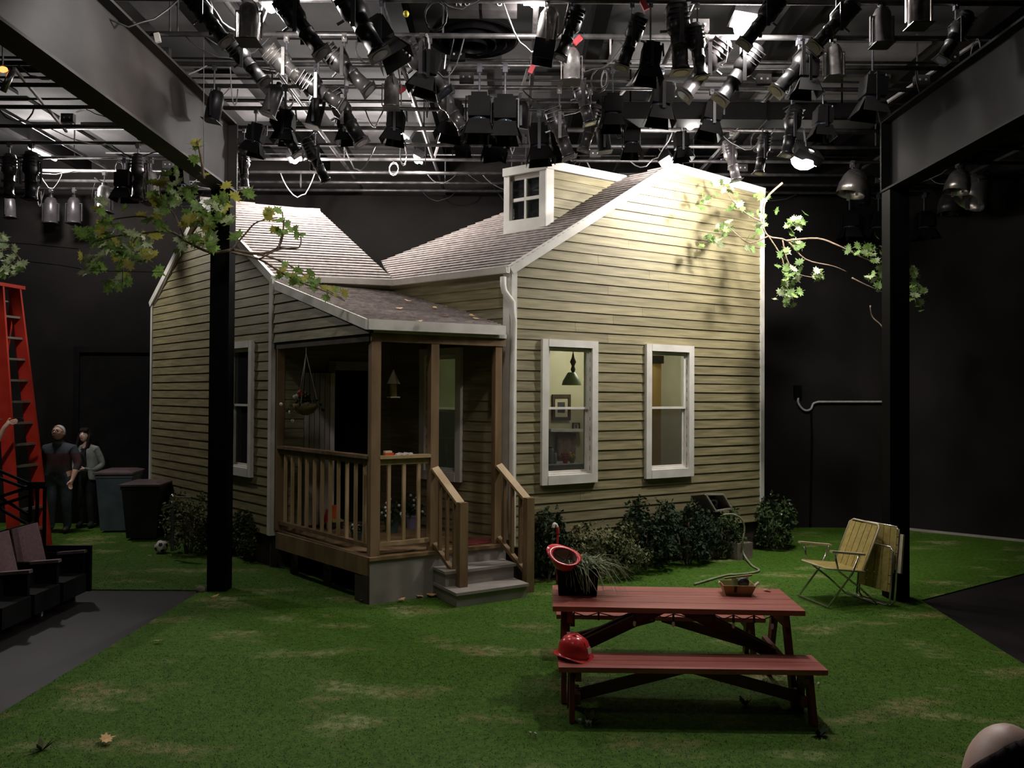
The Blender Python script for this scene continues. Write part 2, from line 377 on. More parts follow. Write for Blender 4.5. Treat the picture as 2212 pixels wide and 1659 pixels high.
# ================================================================== the house
UP = V((0, 0, 1))
def flat(v): return V((v.x, v.y, 0))
RC, RF, LR, LL = (flat(atY(*q)) for q in ((1103, 853, 9.75), (1646, 856, 12.), (588, 850, 10.5), (328, 848.5, 13.64)))
dR = (RF-RC); RL = dR.length; dR.normalize(); nR = V((dR.y, -dR.x, 0))
dL = (LR-LL); LLn = dL.length; dL.normalize(); nL = V((dL.y, -dL.x, 0))     # along the left gable, left to right
EZ = 3.83
N = G(851, 611, EZ); RE = onp(1100, 582, RC, nR); PK = onp(1448, 360, RC, nR)
nRR = (PK-RE).cross(N-RE).normalized(); nRR = nRR if nRR.z > 0 else -nRR
Nw = flat(N)+V((-.05, .12, 0))
dS = (Nw-RC); SL = dS.length; dS.normalize(); nS = V((-dS.y, dS.x, 0)); nS = nS if nS.dot(-V((.5, 1, 0))) > 0 else -nS
dT = (Nw-LR); TL = dT.length; dT.normalize(); nT = V((dT.y, -dT.x, 0)); nT = nT if nT.y < 0 else -nT
house = thing('house', ((RC+RF+LL+LR)/4), 'olive clapboard stage house with two gables, white trim and grey shingle roofs', 'house')
BZ = .44
def window(o, e, n, s0, s1, z0, z1, up_pane='pane', lo_pane='screenpane', cw=.092, mid=True, label=None):
    P = lambda s, z, d: o+e*s+UP*z+n*d
    def bd(mb, a0, a1, b0, b1, d0, d1): mb.prism([P(a0, b0, d0), P(a1, b0, d0), P(a1, b1, d0), P(a0, b1, d0)], n*(d1-d0))
    mb = MB(); d0, d1 = .0, .05
    bd(mb, s0, s0+cw, z0, z1, d0, d1); bd(mb, s1-cw, s1, z0, z1, d0, d1); bd(mb, s0+cw, s1-cw, z1-cw, z1, d0, d1+.004); bd(mb, s0+cw, s1-cw, z0, z0+cw*1.25, d0, d1+.006)
    w_ = mb.build('window', 'trim', house, label=label)
    a0, a1, b0, b1 = s0+cw, s1-cw, z0+cw*1.25, z1-cw; zm = (b0+b1)/2+.02; t = .03
    jb = MB()
    for q in ((a0, a0+.02, b0, b1), (a1-.02, a1, b0, b1), (a0, a1, b1-.02, b1), (a0, a1, b0, b0+.02)): bd(jb, *q, -.09, .0)
    jb.build('jamb', 'trim', w_)
    for k, (c0, c1, dd, pn) in enumerate(((zm, b1-.02, -.02, up_pane), (b0+.02, zm+.03, -.05, lo_pane))):
        sb = MB(); x0, x1 = a0+.02, a1-.02
        for q in ((x0, x0+t, c0, c1), (x1-t, x1, c0, c1), (x0+t, x1-t, c1-t, c1), (x0+t, x1-t, c0, c0+t)): bd(sb, *q, dd-.02, dd+.012)
        sb.build('sash', 'trim', w_)
        gb = MB(); bd(gb, x0+t, x1-t, c0+t, c1-t, dd-.006, dd-.002); gb.build('pane', pn, w_)
    return w_
# --- right gable wall with two tall windows
WZ0, WZ1 = 1.177, 3.0
wR = [(.425, 1.285), (2.1, 2.963)]
sp = (PK-RC).dot(dR); zfar = onp(1648, 412, RC, nR).z
polyR = [(0, BZ), (RL, BZ), (RL, zfar), (sp, PK.z), (0, EZ)]
def wallcore(name, o, e, n, poly, holes, m='darkwood'):
    mb = MB(); cuts = sorted({min(p[0] for p in poly), max(p[0] for p in poly)} | {h[0] for h in holes} | {h[1] for h in holes})
    for a0, a1 in zip(cuts, cuts[1:]):
        col = clip(clip(poly, 1, 0, -a0), -1, 0, a1); hs = [h for h in holes if h[0] <= a0+1e-6 and h[1] >= a1-1e-6]
        pcs = [clip(col, 0, -1, hs[0][2]), clip(col, 0, 1, -hs[0][3])] if hs else [col]
        for p in pcs:
            if area(p) > 1e-4: mb.prism([o+e*q[0]+UP*q[1]-n*.12 for q in p], n*.119)
    return mb.build(name, m, house)
hR = [(a+.1, b-.1, WZ0+.12, WZ1-.1) for a, b in wR]
gw = wallcore('gable_wall', RC, dR, nR, polyR, hR, 'wallcream')
strips('siding_board', gw, RC, dR, UP, nR, polyR, .1275, .018, .005, 'siding', hR, joint=3.0)
for a, b in wR: window(RC+nR*.012, dR, nR, a, b, WZ0, WZ1)
# --- left gable wall with one window
dpk = onp(442, 437, LR, nL); sL = (flat(dpk)-LL).dot(dL)
polyL = [(0, BZ), (LLn, BZ), (LLn, EZ), (sL, dpk.z), (0, EZ)]
wl = (LLn-1.30, LLn-.49); hL = [(wl[0]+.1, wl[1]-.1, 1.16+.12, 3.02-.1)]
gl = wallcore('gable_wall', LL, dL, nL, polyL, hL)
strips('siding_board', gl, LL, dL, UP, nL, polyL, .1275, .018, .005, 'siding', hL, joint=2.6)
window(LL+nL*.012, dL, nL, wl[0], wl[1], 1.16, 3.02, 'screenpane', 'screenpane')
# --- wall between the porch and the right block (RC -> Nw): window behind the porch post
def sOn(x, y, o, e, n): q = onp(x, y, o, n); return (q-o).dot(e), q.z
sw1 = sOn(1001, 900, RC, dS, nS)[0]; sw0 = sOn(912, 900, RC, dS, nS)[0]; zt = sOn(975, 752, RC, dS, nS)[1]; zb = sOn(985, 1040, RC, dS, nS)[1]
polyS = [(0, BZ), (SL, BZ), (SL, EZ), (0, EZ)]; hS = [(sw1+.1, min(sw0, SL-.02)-.1, zb+.12, zt-.1)]
gs = wallcore('porch_wall', RC, dS, nS, polyS, hS, 'wallgreen')
strips('siding_board', gs, RC, dS, UP, nS, polyS, .1275, .018, .005, 'siding', hS)
wS = window(RC+nS*.012, dS, nS, sw1, min(sw0, SL-.02), zb, zt, 'pane', 'darkpane')
mb = MB(); z0 = sOn(975, 880, RC, dS, nS)[1]
q = [RC+dS*(sw1+.13)+UP*z0-nS*.1, RC+dS*(min(sw0, SL-.02)-.13)+UP*z0-nS*.1]; mb.prism([q[0], q[1], q[1]+UP*(zt-.12-z0), q[0]+UP*(zt-.12-z0)], nS*.005); mb.build('blind', 'blind', wS, label='pale green pulled-down roller blind')
# --- wall between the left block and the porch (LR -> Nw): dark doorway with boarded door leaf
s0, _ = sOn(722, 900, LR, dT, nT); s1, _ = sOn(797, 900, LR, dT, nT); zh = sOn(740, 800, LR, dT, nT)[1]
polyT = [(0, BZ), (TL, BZ), (TL, EZ), (0, EZ)]; hT = [(s0, s1, BZ, zh)]
gt = wallcore('porch_wall', LR, dT, nT, polyT, hT)
strips('siding_board', gt, LR, dT, UP, nT, polyT, .1275, .018, .005, 'siding', hT)
mb = MB()
for a, b, c, d in ((s0-.09, s0, .52, zh+.1), (s1, s1+.09, .52, zh+.1), (s0-.09, s1+.09, zh, zh+.12)):
    mb.prism([LR+dT*a+UP*c+nT*.02, LR+dT*b+UP*c+nT*.02, LR+dT*b+UP*d+nT*.02, LR+dT*a+UP*d+nT*.02], nT*.04)
mb.build('door_frame', 'greypaint', house)
sa, _ = sOn(655, 900, LR, dT, nT); nb = 6; zd = sOn(690, 806, LR, dT, nT)[1]
leaf_ = MB(); leaf_.prism([LR+dT*sa+UP*.56+nT*.065, LR+dT*(s0-.005)+UP*.56+nT*.065, LR+dT*(s0-.005)+UP*zd+nT*.065, LR+dT*sa+UP*zd+nT*.065], nT*.015); dl = leaf_.build('door_leaf', 'darkwood', house, label='door leaf of pale weathered vertical boards')
for i in range(nb):
    w_ = (s0-.005-sa)/nb; a = sa+i*w_+.004; b = sa+(i+1)*w_-.004
    MB().prism([LR+dT*a+UP*.56+nT*.08, LR+dT*b+UP*.56+nT*.08, LR+dT*b+UP*zd+nT*.08, LR+dT*a+UP*zd+nT*.08], nT*(.014+.006*(i % 2))).build('board', 'trim' if i == nb-1 else 'oldboard', dl)
# --- corner trim, rake boards, fascia
def vboard(p, e, n, w_, z0, z1, t=.034, name='corner_trim', m='trim'):
    MB().prism([p+UP*z0, p+e*w_+UP*z0, p+e*w_+UP*z1, p+UP*z1], n*t).build(name, m, house)
vboard(RF-dR*.06, dR, nR, .075, BZ+.02, zfar-.02); vboard(RC-dR*.01, dR, nR, .075, BZ+.02, EZ); vboard(RC-dS*.0, dS, nS, .1, BZ+.1, EZ-.05)
vboard(LL-dL*.01, dL, nL, .07, BZ+.02, EZ); vboard(LR-dL*.05, dL, nL, .08, BZ, EZ-.02); vboard(LR-dT*.01, dT, nT, .085, BZ, EZ-.05)
def rake(p, q, n, w_=.115, t=.05, name='rake_board', parent=None, dn=None):
    d = (q-p).normalized(); k = n.cross(d).normalized(); k = k if k.z < 0 else -k
    return MB().prism([p, q, q+k*w_, p+k*w_], n*t).build(name, 'trim', parent or house)
rake(RE+UP*.04-dR*.03, PK+UP*.05, nR); rake(PK+UP*.05, RC+dR*(RL+.02)+UP*(zfar+.03), nR)
eR = LR+UP*EZ; eL = LL+UP*EZ
rake(eR+UP*.02+dL*.05, dpk+UP*.05, nL, .1); rake(eL+UP*.02-dL*.06, dpk+UP*.05, nL, .1)
# --- roofs: deck plus one object for each shingle course
def roof(name, o, e, poly3, n, exposure, label=None, m='shingle', tb=.022):
    e = e.normalized(); u = n.cross(e); u = u if u.z > 0 else -u
    p2 = [((p-o).dot(e), (p-o).dot(u)) for p in poly3]; base = [o+e*a+u*b for a, b in p2]
    d = MB().prism([p-n*.09 for p in base], n*.088).build(name, 'trim' if m == 'shingle' else m, house, label=label)
    strips('shingle_course', d, o, e, u, n, p2, exposure, tb, .005, m); return d
LEv = G(588, 600, EZ)+UP*.03; N2 = N+UP*.03; rdg = G(690, 458, dpk.z); Lp2 = dpk+UP*.06+nL*.07
nLR = (N2-LEv).cross(Lp2-LEv).normalized(); nLR = nLR if nLR.z > 0 else -nLR
rdp = onp(691, 457, LEv, nLR)
roof('left_roof', LEv, N2-LEv, [LEv+nL*.05, N2, rdp, Lp2], nLR, .078)
back = LL+UP*EZ; rg_ = flat(rdp-Lp2); bk2 = back+rg_; nb_ = (Lp2-UP*.07-back).cross(bk2-back).normalized(); nb_ = nb_ if nb_.z > 0 else -nb_
roof('left_roof_back', back, rg_, [back-UP*.05, Lp2-UP*.12, Lp2+rg_-UP*.12, bk2-UP*.05], nb_, .16)
cutL, cutT = onp(824, 570, RE, nRR), onp(1092, 463, RE, nRR)
REo = RE+nR*.05+UP*.03; eRR = (N-RE)
Rdeck = roof('right_roof', RE+UP*.03, eRR, [q+UP*.03 for q in (RE+nR*.05, N, cutL, cutT, PK+nR*.05)], nRR, .085)
def gutter(p, q, h=.075, t=.07, name='gutter'):
    d = (q-p).normalized(); n = V((d.y, -d.x, 0)); n = n if n.y < 0 else -n
    mb = MB(); mb.prism([p, q, q-UP*h, p-UP*h], n*.022); mb.prism([p+n*t, q+n*t, q-UP*h*.85+n*t*.8, p-UP*h*.85+n*t*.8], n*.008); mb.prism([p-UP*h, q-UP*h, q-UP*h+n*t*.85, p-UP*h+n*t*.85], UP*.01)
    mb.build(name, 'trim', house)
gutter(LEv-UP*.0, N2+V((.0, 0, 0))); gutter(N2, REo-dR*.02-UP*.01)
# --- downspout at the inner corner of the right block
d0 = RE+nS*.09-UP*.1+dS*.02; k = RC+nR*.07-dR*.02
pts = [d0, d0-UP*.1, d0-UP*.18+nR*.03, k+UP*3.42, k+UP*3.3, k+UP*3.2+dR*.02, k+UP*2.2, k+UP*1.2, k+UP*.62]
MB().tube(pts, [.038]*9, 10).build('downspout', 'trim', house, smooth=True)
# --- dormer on the right roof
Q1, Q2, Q3 = onp(1181, 494, RE, nRR), onp(1093, 510, RE, nRR), onp(1353, 384, RE, nRR)
Q1.z = Q2.z = (Q1.z+Q2.z)/2+.03
dd = flat(Q2-Q1); DW = dd.length; dd.normalize(); nD = V((-dd.y, dd.x, 0)); nD = nD if nD.y < 0 else -nD
ds = flat(Q3-Q1); DS = ds.length; ds.normalize(); nE = V((ds.y, -ds.x, 0)); nE = nE if nE.y < 0 else -nE
ztop = atY(1181, 351, Q1.y).z; o1 = flat(Q1)
mb = MB()
polyF = [(0, Q1.z), (DW, Q1.z), (DW, ztop), (0, ztop)]
core = MB(); core.prism([o1+UP*Q1.z-nE*.02, flat(Q3)+UP*(ztop-.02), o1+UP*(ztop-.02)-nE*.02], -nE*.05)
zq = Q1.z
w0, w1, v0, v1 = .08, DW-.05, zq+.16, ztop-.17
for r_ in ((0, w0, zq, ztop), (w1, DW, zq, ztop), (w0, w1, zq, v0), (w0, w1, v1, ztop)):
    core.prism([o1+dd*r_[0]+UP*r_[2], o1+dd*r_[1]+UP*r_[2], o1+dd*r_[1]+UP*r_[3], o1+dd*r_[0]+UP*r_[3]], -nD*.05)
core.prism([o1+UP*(ztop-.03), flat(Q3)+UP*(ztop-.03), flat(Q3)+dd*DW+UP*(ztop-.03), o1+dd*DW+UP*(ztop-.03)], UP*.03)
dm = core.build('dormer', 'greypaint', house, label='white-trimmed dormer with a small paned window')
strips('siding_board', dm, o1, ds, UP, nE, [(.06, Q1.z+.03), (DS, ztop-.1), (.06, ztop-.1)], .1275, .024, .008, 'siding')
P_ = lambda s, z, d: o1+dd*s+UP*z+nD*d
def fb(a0, a1, b0, b1, d0, d1, name, m='trim'): MB().prism([P_(a0, b0, d0), P_(a1, b0, d0), P_(a1, b1, d0), P_(a0, b1, d0)], nD*(d1-d0)).build(name, m, dm)
fb(-.01, .1, zq, ztop, 0, .03, 'trim_board'); fb(DW-.07, DW+.02, zq, ztop-.08, 0, .03, 'trim_board'); fb(-.02, DW+.03, ztop-.1, ztop+.01, .0, .05, 'trim_board'); fb(0, DW+.02, zq-.03, zq+.15, 0, .035, 'trim_board')
MB().prism([o1-ds*.03+UP*zq, o1+ds*.09+UP*(zq+.06), o1+ds*.09+UP*ztop, o1-ds*.03+UP*ztop], nE*.035).build('trim_board', 'trim', dm)
MB().prism([o1-ds*.03+UP*(ztop-.09), o1+ds*(DS+.04)+UP*(ztop-.09), o1+ds*(DS+.04)+UP*(ztop+.02), o1-ds*.03+UP*(ztop+.02)], nE*.05).build('trim_board', 'trim', dm)
wmx = (w0+w1)/2; vm = (v0+v1)/2
for q in ((wmx-.014, wmx+.014, v0, v1), (w0, w1, vm-.022, vm+.022), (w0, w0+.04, v0, v1), (w1-.04, w1, v0, v1)): fb(*q, -.03, .005, 'muntin')
for a0, a1 in ((w0, wmx), (wmx, w1)):
    for b0, b1 in ((v0, vm), (vm, v1)): fb(a0, a1, b0, b1, -.028, -.022, 'pane', 'darkpane'); fb(a0+.04, a1-.05, b0+.02, b1-.02, -.06, -.05, 'curtain', 'whitepaint')
fb(w0, w1, v0-.02, v1+.02, -.32, -.3, 'dormer_back', 'darkwood')
# --- foundation, interior of the right block, back walls
mb = MB()
for p, q, n in ((LL, LR, nL), (LR, Nw, nT), (Nw, RC, nS), (RC, RF, nR)): mb.prism([p-n*.1, q-n*.1, q-n*.1+UP*BZ, p-n*.1+UP*BZ], n*.06)
mb.build('foundation', 'soil', house)
IN = -nR; ID = 2.3
ob = RC+IN*ID
rail = MB(); rail.prism([ob-dR*.75+UP*2.86, ob+dR*RL+UP*2.86, ob+dR*RL+UP*3.4, ob-dR*.75+UP*3.4], IN*.05); rail.build('interior_wall', 'wallcream', house)
ib = MB(); ib.prism([ob-dR*.75+UP*.5, ob+dR*1.9+UP*.5, ob+dR*1.9+UP*2.86, ob-dR*.75+UP*2.86], IN*.05); ib.build('interior_wall', 'wallgreen', house)
ib = MB(); ib.prism([ob+dR*1.9+UP*.5, ob+dR*RL+UP*.5, ob+dR*RL+UP*2.86, ob+dR*1.9+UP*2.86], IN*.05); ib.build('interior_wall', 'wallcream', house)
MB().prism([RF+UP*.5, RF+IN*ID+UP*.5, RF+IN*ID+UP*3.6, RF+UP*3.6], dR*-.05).build('interior_wall', 'wallcream', house)
inner = [RC-nR*.13+dS*.1, RF-nR*.13, RF+IN*ID, ob-dR*1.1, Nw-nS*.14]
MB().prism([flat(p)+UP*.46 for p in inner], UP*.04).build('interior_floor', 'roomfloor', house)
MB().prism([flat(p)+UP*3.42 for p in inner], UP*.03).build('interior_ceiling', 'wallcream', house)
lb = LR+(LL-LR)*.5-nL*1.6
MB().prism([LR-dT*-.5-nL*1.2+UP*.5, LL-nL*1.2+UP*.5, LL-nL*1.2+UP*3.6, LR+dT*.5-nL*1.2+UP*3.6], -nL*.05).build('interior_wall', 'greypaint', house)
lp = [LR-nL*.13-nT*.1, LL-nL*.13, LL-nL*1.25, LR-nL*1.25+dT*1.5, Nw-nT*.14]
MB().prism([flat(p)+UP*3.5 for p in lp], UP*.03).build('interior_ceiling', 'darkwood', house)
MB().prism([flat(p)+UP*.46 for p in lp], UP*.04).build('interior_floor', 'darkwood', house)
MB().prism([LL-nL*.1+UP*.5, LL-nL*1.25+UP*.5, LL-nL*1.25+UP*EZ, LL-nL*.1+UP*EZ], dL*.04).build('interior_wall', 'darkwood', house)
MB().prism([Nw+V((-.2, .3, .5)), Nw+V((-1.9, 1.6, .5)), Nw+V((-1.9, 1.6, 3.5)), Nw+V((-.2, .3, 3.5))], V((.03, .05, 0))).build('interior_wall', 'darkwood', house)
MB().prism([RF-nR*.12+UP*.1, RF+IN*ID+UP*.1, RF+IN*ID+UP*zfar, RF-nR*.12+UP*zfar], dR*.03).build('end_wall', 'darkwood', house)
# ================================================================== the porch
DZ = .52
A = flat(G(798, 1308)); tB = 1.70; Bp = A+dR*tB
nP = (LR-A); PL = nP.length; dP = nP.normalized(); nPL = V((-dP.y, dP.x, 0)); nPL = nPL if nPL.x < 0 else -nPL
porch = thing('porch', A+(LR-A)*.5+dR*.6, 'wooden front porch with railings, shed roof and three grey steps', 'porch')
dk0 = A+(flat(G(600, 1150, DZ))-A)
deckpoly = [A, Bp, RC+dS*.05, Nw-nS*-.05, LR+dT*.05]
# deck planks run along the front
e, u = dR, V((-dR.y, dR.x, 0))
p2 = [((p-A).dot(e), (p-A).dot(u)) for p in deckpoly]
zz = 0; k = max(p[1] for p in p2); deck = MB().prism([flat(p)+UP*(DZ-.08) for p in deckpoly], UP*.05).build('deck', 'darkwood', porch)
while zz < k:
    b = clip(clip(p2, 0, 1, -zz), 0, -1, zz+.136)
    if area(b) > .003: MB().prism([A+e*q[0]+u*q[1]+UP*(DZ-.03) for q in b], UP*.03).build('plank', 'deckwood', deck)
    zz += .14
def pb(p, q, z0, z1, n, t, name, m, par=None, lab=None): return MB().prism([p+UP*z0, q+UP*z0, q+UP*z1, p+UP*z1], n*t).build(name, m, par or porch, label=lab)
fr1 = A+dR*((flat(G(926, 1191, DZ))-A).dot(dR))
pb(A-dR*.01, Bp, .0, DZ-.035, nR, .03, 'front_panel', 'greypaint')
pb(A-dR*.02, Bp, DZ-.032, DZ+.004, nR, .05, 'nosing', 'deckwood')
pb(A, dk0, DZ-.2, DZ+.003, nPL, .03, 'rim_board', 'deckwood')
pb(A+dP*.0, A+dP*.26, 0, DZ-.2, nPL, .028, 'skirt_panel', 'darkwood')
for f in (.45, .8): MB().box(A+dP*PL*f+UP*.16-nPL*.1, (.09, .09, .32)).build('pier', 'darkwood', porch)
Rz = Matrix.Rotation(math.atan2(dR.y, dR.x), 3, 'Z')
zr = [onp(797, 691, A, nPL).z]
FLr = atY(795, 691, A.y-.1); FRr = atY(1090, 706, Bp.y-.06); BLr = atY(597, 609, LR.y-.08)
nPR = (FRr-FLr).cross(BLr-FLr).normalized(); nPR = nPR if nPR.z > 0 else -nPR
NBr = onp(868, 625, FLr, nPR)
eP = (FRr-FLr).normalized(); uP = nPR.cross(eP); uP = uP if uP.z > 0 else -uP
q2 = [((p-FLr).dot(eP), (p-FLr).dot(uP)) for p in (FLr, FRr, NBr, BLr)]
rd = MB().prism([FLr+eP*a+uP*b-nPR*.05 for a, b in q2], nPR*.048).build('porch_roof', 'greypaint', porch)
strips('shingle_course', rd, FLr, eP, uP, nPR, q2, .078, .02, .005, 'shingle')
def under(p, dz): return V((p.x, p.y, p.z-dz))
MB().prism([FLr+UP*.01, FRr+UP*.01, under(FRr, .1), under(FLr, .105)], nR*.03).build('fascia', 'trim', porch)
MB().prism([FLr+UP*.01, BLr+UP*.01, under(BLr, .1), under(FLr, .105)], nPL*.03).build('rake_board', 'trim', porch)
zc = atY(812, 714, A.y).z
pA = A+dR*.06-nR*.06+dP*.0
h0, h1 = zc-.115, zc
MB().prism([A+dR*.02+UP*(h1-.02), Bp+UP*(h1-.02), Bp+UP*(h1+.03), A+dR*.02+UP*(h1+.03)], nR*.02).build('frieze', 'trim', porch)
MB().prism([A+UP*h0, Bp+UP*h0, Bp+UP*(h1-.02), A+UP*(h1-.02)], -nR*.09).build('header_beam', 'deckwood', porch)
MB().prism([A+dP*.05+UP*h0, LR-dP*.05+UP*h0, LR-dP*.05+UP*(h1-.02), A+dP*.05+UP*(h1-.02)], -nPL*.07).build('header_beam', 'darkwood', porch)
# clapboard infill of the porch side above the beam
def pz(p): return FLr.z-((p-FLr).dot(nPR)-(p.z-FLr.z)*nPR.z)/nPR.z
tr = MB(); core = [(0.02, h1-.03), (PL-.04, h1-.03), (PL-.04, pz(LR)-.07), (.02, pz(A)-.09)]
side = MB().prism([A+dP*a+UP*b-nPL*.05 for a, b in core], nPL*.049).build('side_gable', 'darkwood', porch)
strips('siding_board', side, A, dP, UP, nPL, core, .1275, .022, .007, 'siding')
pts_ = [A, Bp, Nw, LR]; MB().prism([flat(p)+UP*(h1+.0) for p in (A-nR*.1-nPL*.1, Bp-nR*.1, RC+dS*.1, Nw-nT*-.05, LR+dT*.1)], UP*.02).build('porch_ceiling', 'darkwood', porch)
# posts
def post(p, z0, z1, m='deckwood', w_=.1, name='post'): return MB().box(flat(p)+UP*((z0+z1)/2), (w_, w_, z1-z0), Rz).build(name, m, porch)
P0 = A+dR*.06-nR*.055; post(P0, DZ, h0, 'deckwood', .108)
P1 = A+dR*((onp(940, 900, A, nR)-A).dot(dR))-nR*.055; post(P1, DZ, h0)
P2 = A+dR*((onp(1078, 900, A, nR)-A).dot(dR))-nR*.055; post(P2, DZ, h0, 'deckwood', .09)
P3 = LR-dP*.1-nPL*.06; post(P3, DZ, h0, 'deckwood', .1)
zR = 1.585
def railing(p, q, zt_, zb_, nb, m1, m2, up_=None):
    d = (q-p).normalized(); n = V((d.y, -d.x, 0)); f = p+d*.05; g = q-d*.05
    r_ = MB().prism([f+UP*zt_-n*.06, g+UP*zt_-n*.06, g+UP*zt_+n*.06, f+UP*zt_+n*.06], UP*.035).build('railing', m1, porch)
    MB().prism([f+UP*(zt_-.07)-n*.02, g+UP*(zt_-.07)-n*.02, g+UP*(zt_-.07)+n*.02, f+UP*(zt_-.07)+n*.02], UP*.07).build('top_rail', m1, r_)
    MB().prism([f+UP*zb_-n*.03, g+UP*zb_-n*.03, g+UP*zb_+n*.03, f+UP*zb_+n*.03], UP*.045).build('bottom_rail', m1, r_)
    for i in range(nb):
        c = f+(g-f)*((i+.7)/(nb+.4)); MB().box(flat(c)-n*.0+UP*((zt_+zb_)/2), (.036, .036, zt_-zb_), Rz).build('baluster', m2, r_)
railing(P0, P1, zR, .62, 3, 'paledeck', 'paledeck'); railing(P0, P3, zR, .6, 11, 'deckwood', 'paledeck')
# steps
st = [flat(G(985, 1279, .173)), flat(G(1133, 1252, .173))]
sd = (st[1]-st[0]).normalized(); s_a = (st[0]-A).dot(dR); s_b = (P2-A).dot(dR)+.03; s_a = (flat(G(957, 1232, .347))-A).dot(dR)
for i, z in ((0, .173), (1, .347)):
    out = .56-.28*i
    p, q = A+dR*s_a+nR*.03, A+dR*s_b+nR*.03
    MB().prism([p+UP*0.0, q+UP*0.0, q+UP*(z-.03), p+UP*(z-.03)], nR*out).build('step_riser', 'greypaint', porch)
    MB().prism([p+UP*(z-.03)-dR*.02, q+UP*(z-.03)+dR*.02, q+UP*z+dR*.02, p+UP*z-dR*.02], nR*(out+.025)).build('tread', 'greypaint', porch)
nwl, nwr = flat(G(997, 1301)), flat(G(1141, 1281))
for nw, top, pp in ((nwl, atY(997, 1085, nwl.y).z, P1), (nwr, atY(1141, 1075, nwr.y).z, P2)):
    MB().box(nw+UP*(top/2), (.1, .1, top), Rz).build('newel_post', 'deckwood', porch)
    zt2 = 1.46; f = flat(pp)+nR*.05+UP*zt2; g = nw-nR*.04+UP*(top-.02); d = (g-f).normalized(); x = dR
    r_ = MB().bar(f, g, .095, .035, x).build('stair_rail', 'paledeck', porch)
    f2 = f-UP*.86; g2 = g-UP*.86; MB().bar(f2, g2, .05, .05, x).build('bottom_rail', 'deckwood', r_)
    for i in range(3): t = (i+.8)/3.6; a = f+(g-f)*t; MB().bar(a-UP*.02, a-UP*.86, .036, .036, dR).build('baluster', 'deckwood', r_)
# ================================================================== things seen through the windows
def rect3(x0, y0, x1, y1, o, n): return [onp(x0, y1, o, n), onp(x1, y1, o, n), onp(x1, y0, o, n), onp(x0, y0, o, n)]
wp = ob+nR*.012
def hang_frame(name, x0, y0, x1, y1, m, inner, label, cat, mount='wallcream'):
    r_ = rect3(x0, y0, x1, y1, wp, nR); c = sum(r_, V())/4; t = thing(name, c, label, cat)
    s = lambda k: [c+(p-c)*k for p in r_]
    a, b = r_, s(.74); mb = MB()
    for i in range(4): j = (i+1) % 4; mb.prism([a[i], a[j], b[j], b[i]], nR*.03)
    mb.build('frame', m, t); MB().prism(s(.76), nR*.008).build('mount', mount, t); MB().prism([p+nR*.009 for p in s(.4)], nR*.003).build('print', inner, t); return t
hang_frame('picture_frame', 1192, 852, 1231, 908, 'darkwood', 'gunmetal', 'dark framed picture on the green wall behind the left front window', 'picture')
hang_frame('picture_frame', 1236, 913, 1251, 930, 'darkwood', 'gunmetal', 'tiny dark picture low on the green wall beside the shelf', 'picture')
hang_frame('picture_frame', 1433, 854, 1468, 882, 'strap', 'black', 'wide black picture on the cream wall behind the right front window', 'picture', 'black')
lp = atY(1238, 790, 11.3); pd = thing('pendant_lamp', V((lp.x, lp.y, 3.42)), 'green-shaded pendant lamp hanging inside the left front window', 'lamp')
z1 = atY(1235, 803, 11.3).z; z2 = atY(1235, 832, 11.3).z
MB().tube([V((lp.x, lp.y, 3.42)), V((lp.x, lp.y, z1))], .008, 6).build('cord', 'strap', pd)
MB().lathe([(.012, 0), (.035, .05), (.02, .1), (.045, .16), (.02, .22), (.01, .28)], 12, Matrix.Translation((lp.x, lp.y, z1-.02))).build('ornament', 'darkwood', pd, smooth=True)
MB().lathe([(.14, 0), (.125, .06), (.06, .17), (.05, .18)], 16, Matrix.Translation((lp.x-.02, lp.y, z2)), cap=False).build('shade', 'lampshade', pd, smooth=True)
r_ = rect3(1178, 926, 1252, 932, wp, nR); t = solo('wall_shelf', MB().prism(r_, nR*.16), 'whitepaint', 'thin white shelf on the wall inside the left front window', 'shelf')
r_ = rect3(1202, 936, 1242, 992, wp+nR*.04, nR); mb = MB(); k = 8; rows = 6; grid = []
for j in range(rows+1):
    for i in range(k+1):
        a = r_[0]+(r_[1]-r_[0])*(i/k); b = r_[3]+(r_[2]-r_[3])*(i/k); q = a+(b-a)*(j/rows); grid.append(q+nR*(.02*math.sin(i*1.7)+.012*j/rows))
mb.add(grid, [(j*(k+1)+i, j*(k+1)+i+1, (j+1)*(k+1)+i+1, (j+1)*(k+1)+i) for j in range(rows) for i in range(k)])
cl = solo('hanging_apron', mb, 'brownknit', 'brown cloth apron hanging under the shelf inside the left front window', 'apron', smooth=True); sm = cl.modifiers.new('solid', 'SOLIDIFY'); sm.thickness = .012
cp = RC+IN*.75; c0, c1 = onp(1160, 1010, cp, nR), onp(1262, 1010, cp, nR); zc2 = onp(1225, 1003, cp, nR).z
ct = thing('kitchen_counter', flat(c0+c1)/2+UP*.5, 'grey kitchen counter just inside the left front window', 'counter')
MB().prism([flat(c0)+UP*.5, flat(c1)+UP*.5, flat(c1)+UP*(zc2-.04), flat(c0)+UP*(zc2-.04)], IN*.45).build('cabinet', 'whitepaint', ct)
MB().prism([flat(c0)+UP*(zc2-.04)+nR*.03, flat(c1)+UP*(zc2-.04)+nR*.03, flat(c1)+UP*zc2+nR*.03, flat(c0)+UP*zc2+nR*.03], IN*.5).build('worktop', 'countergrey', ct)
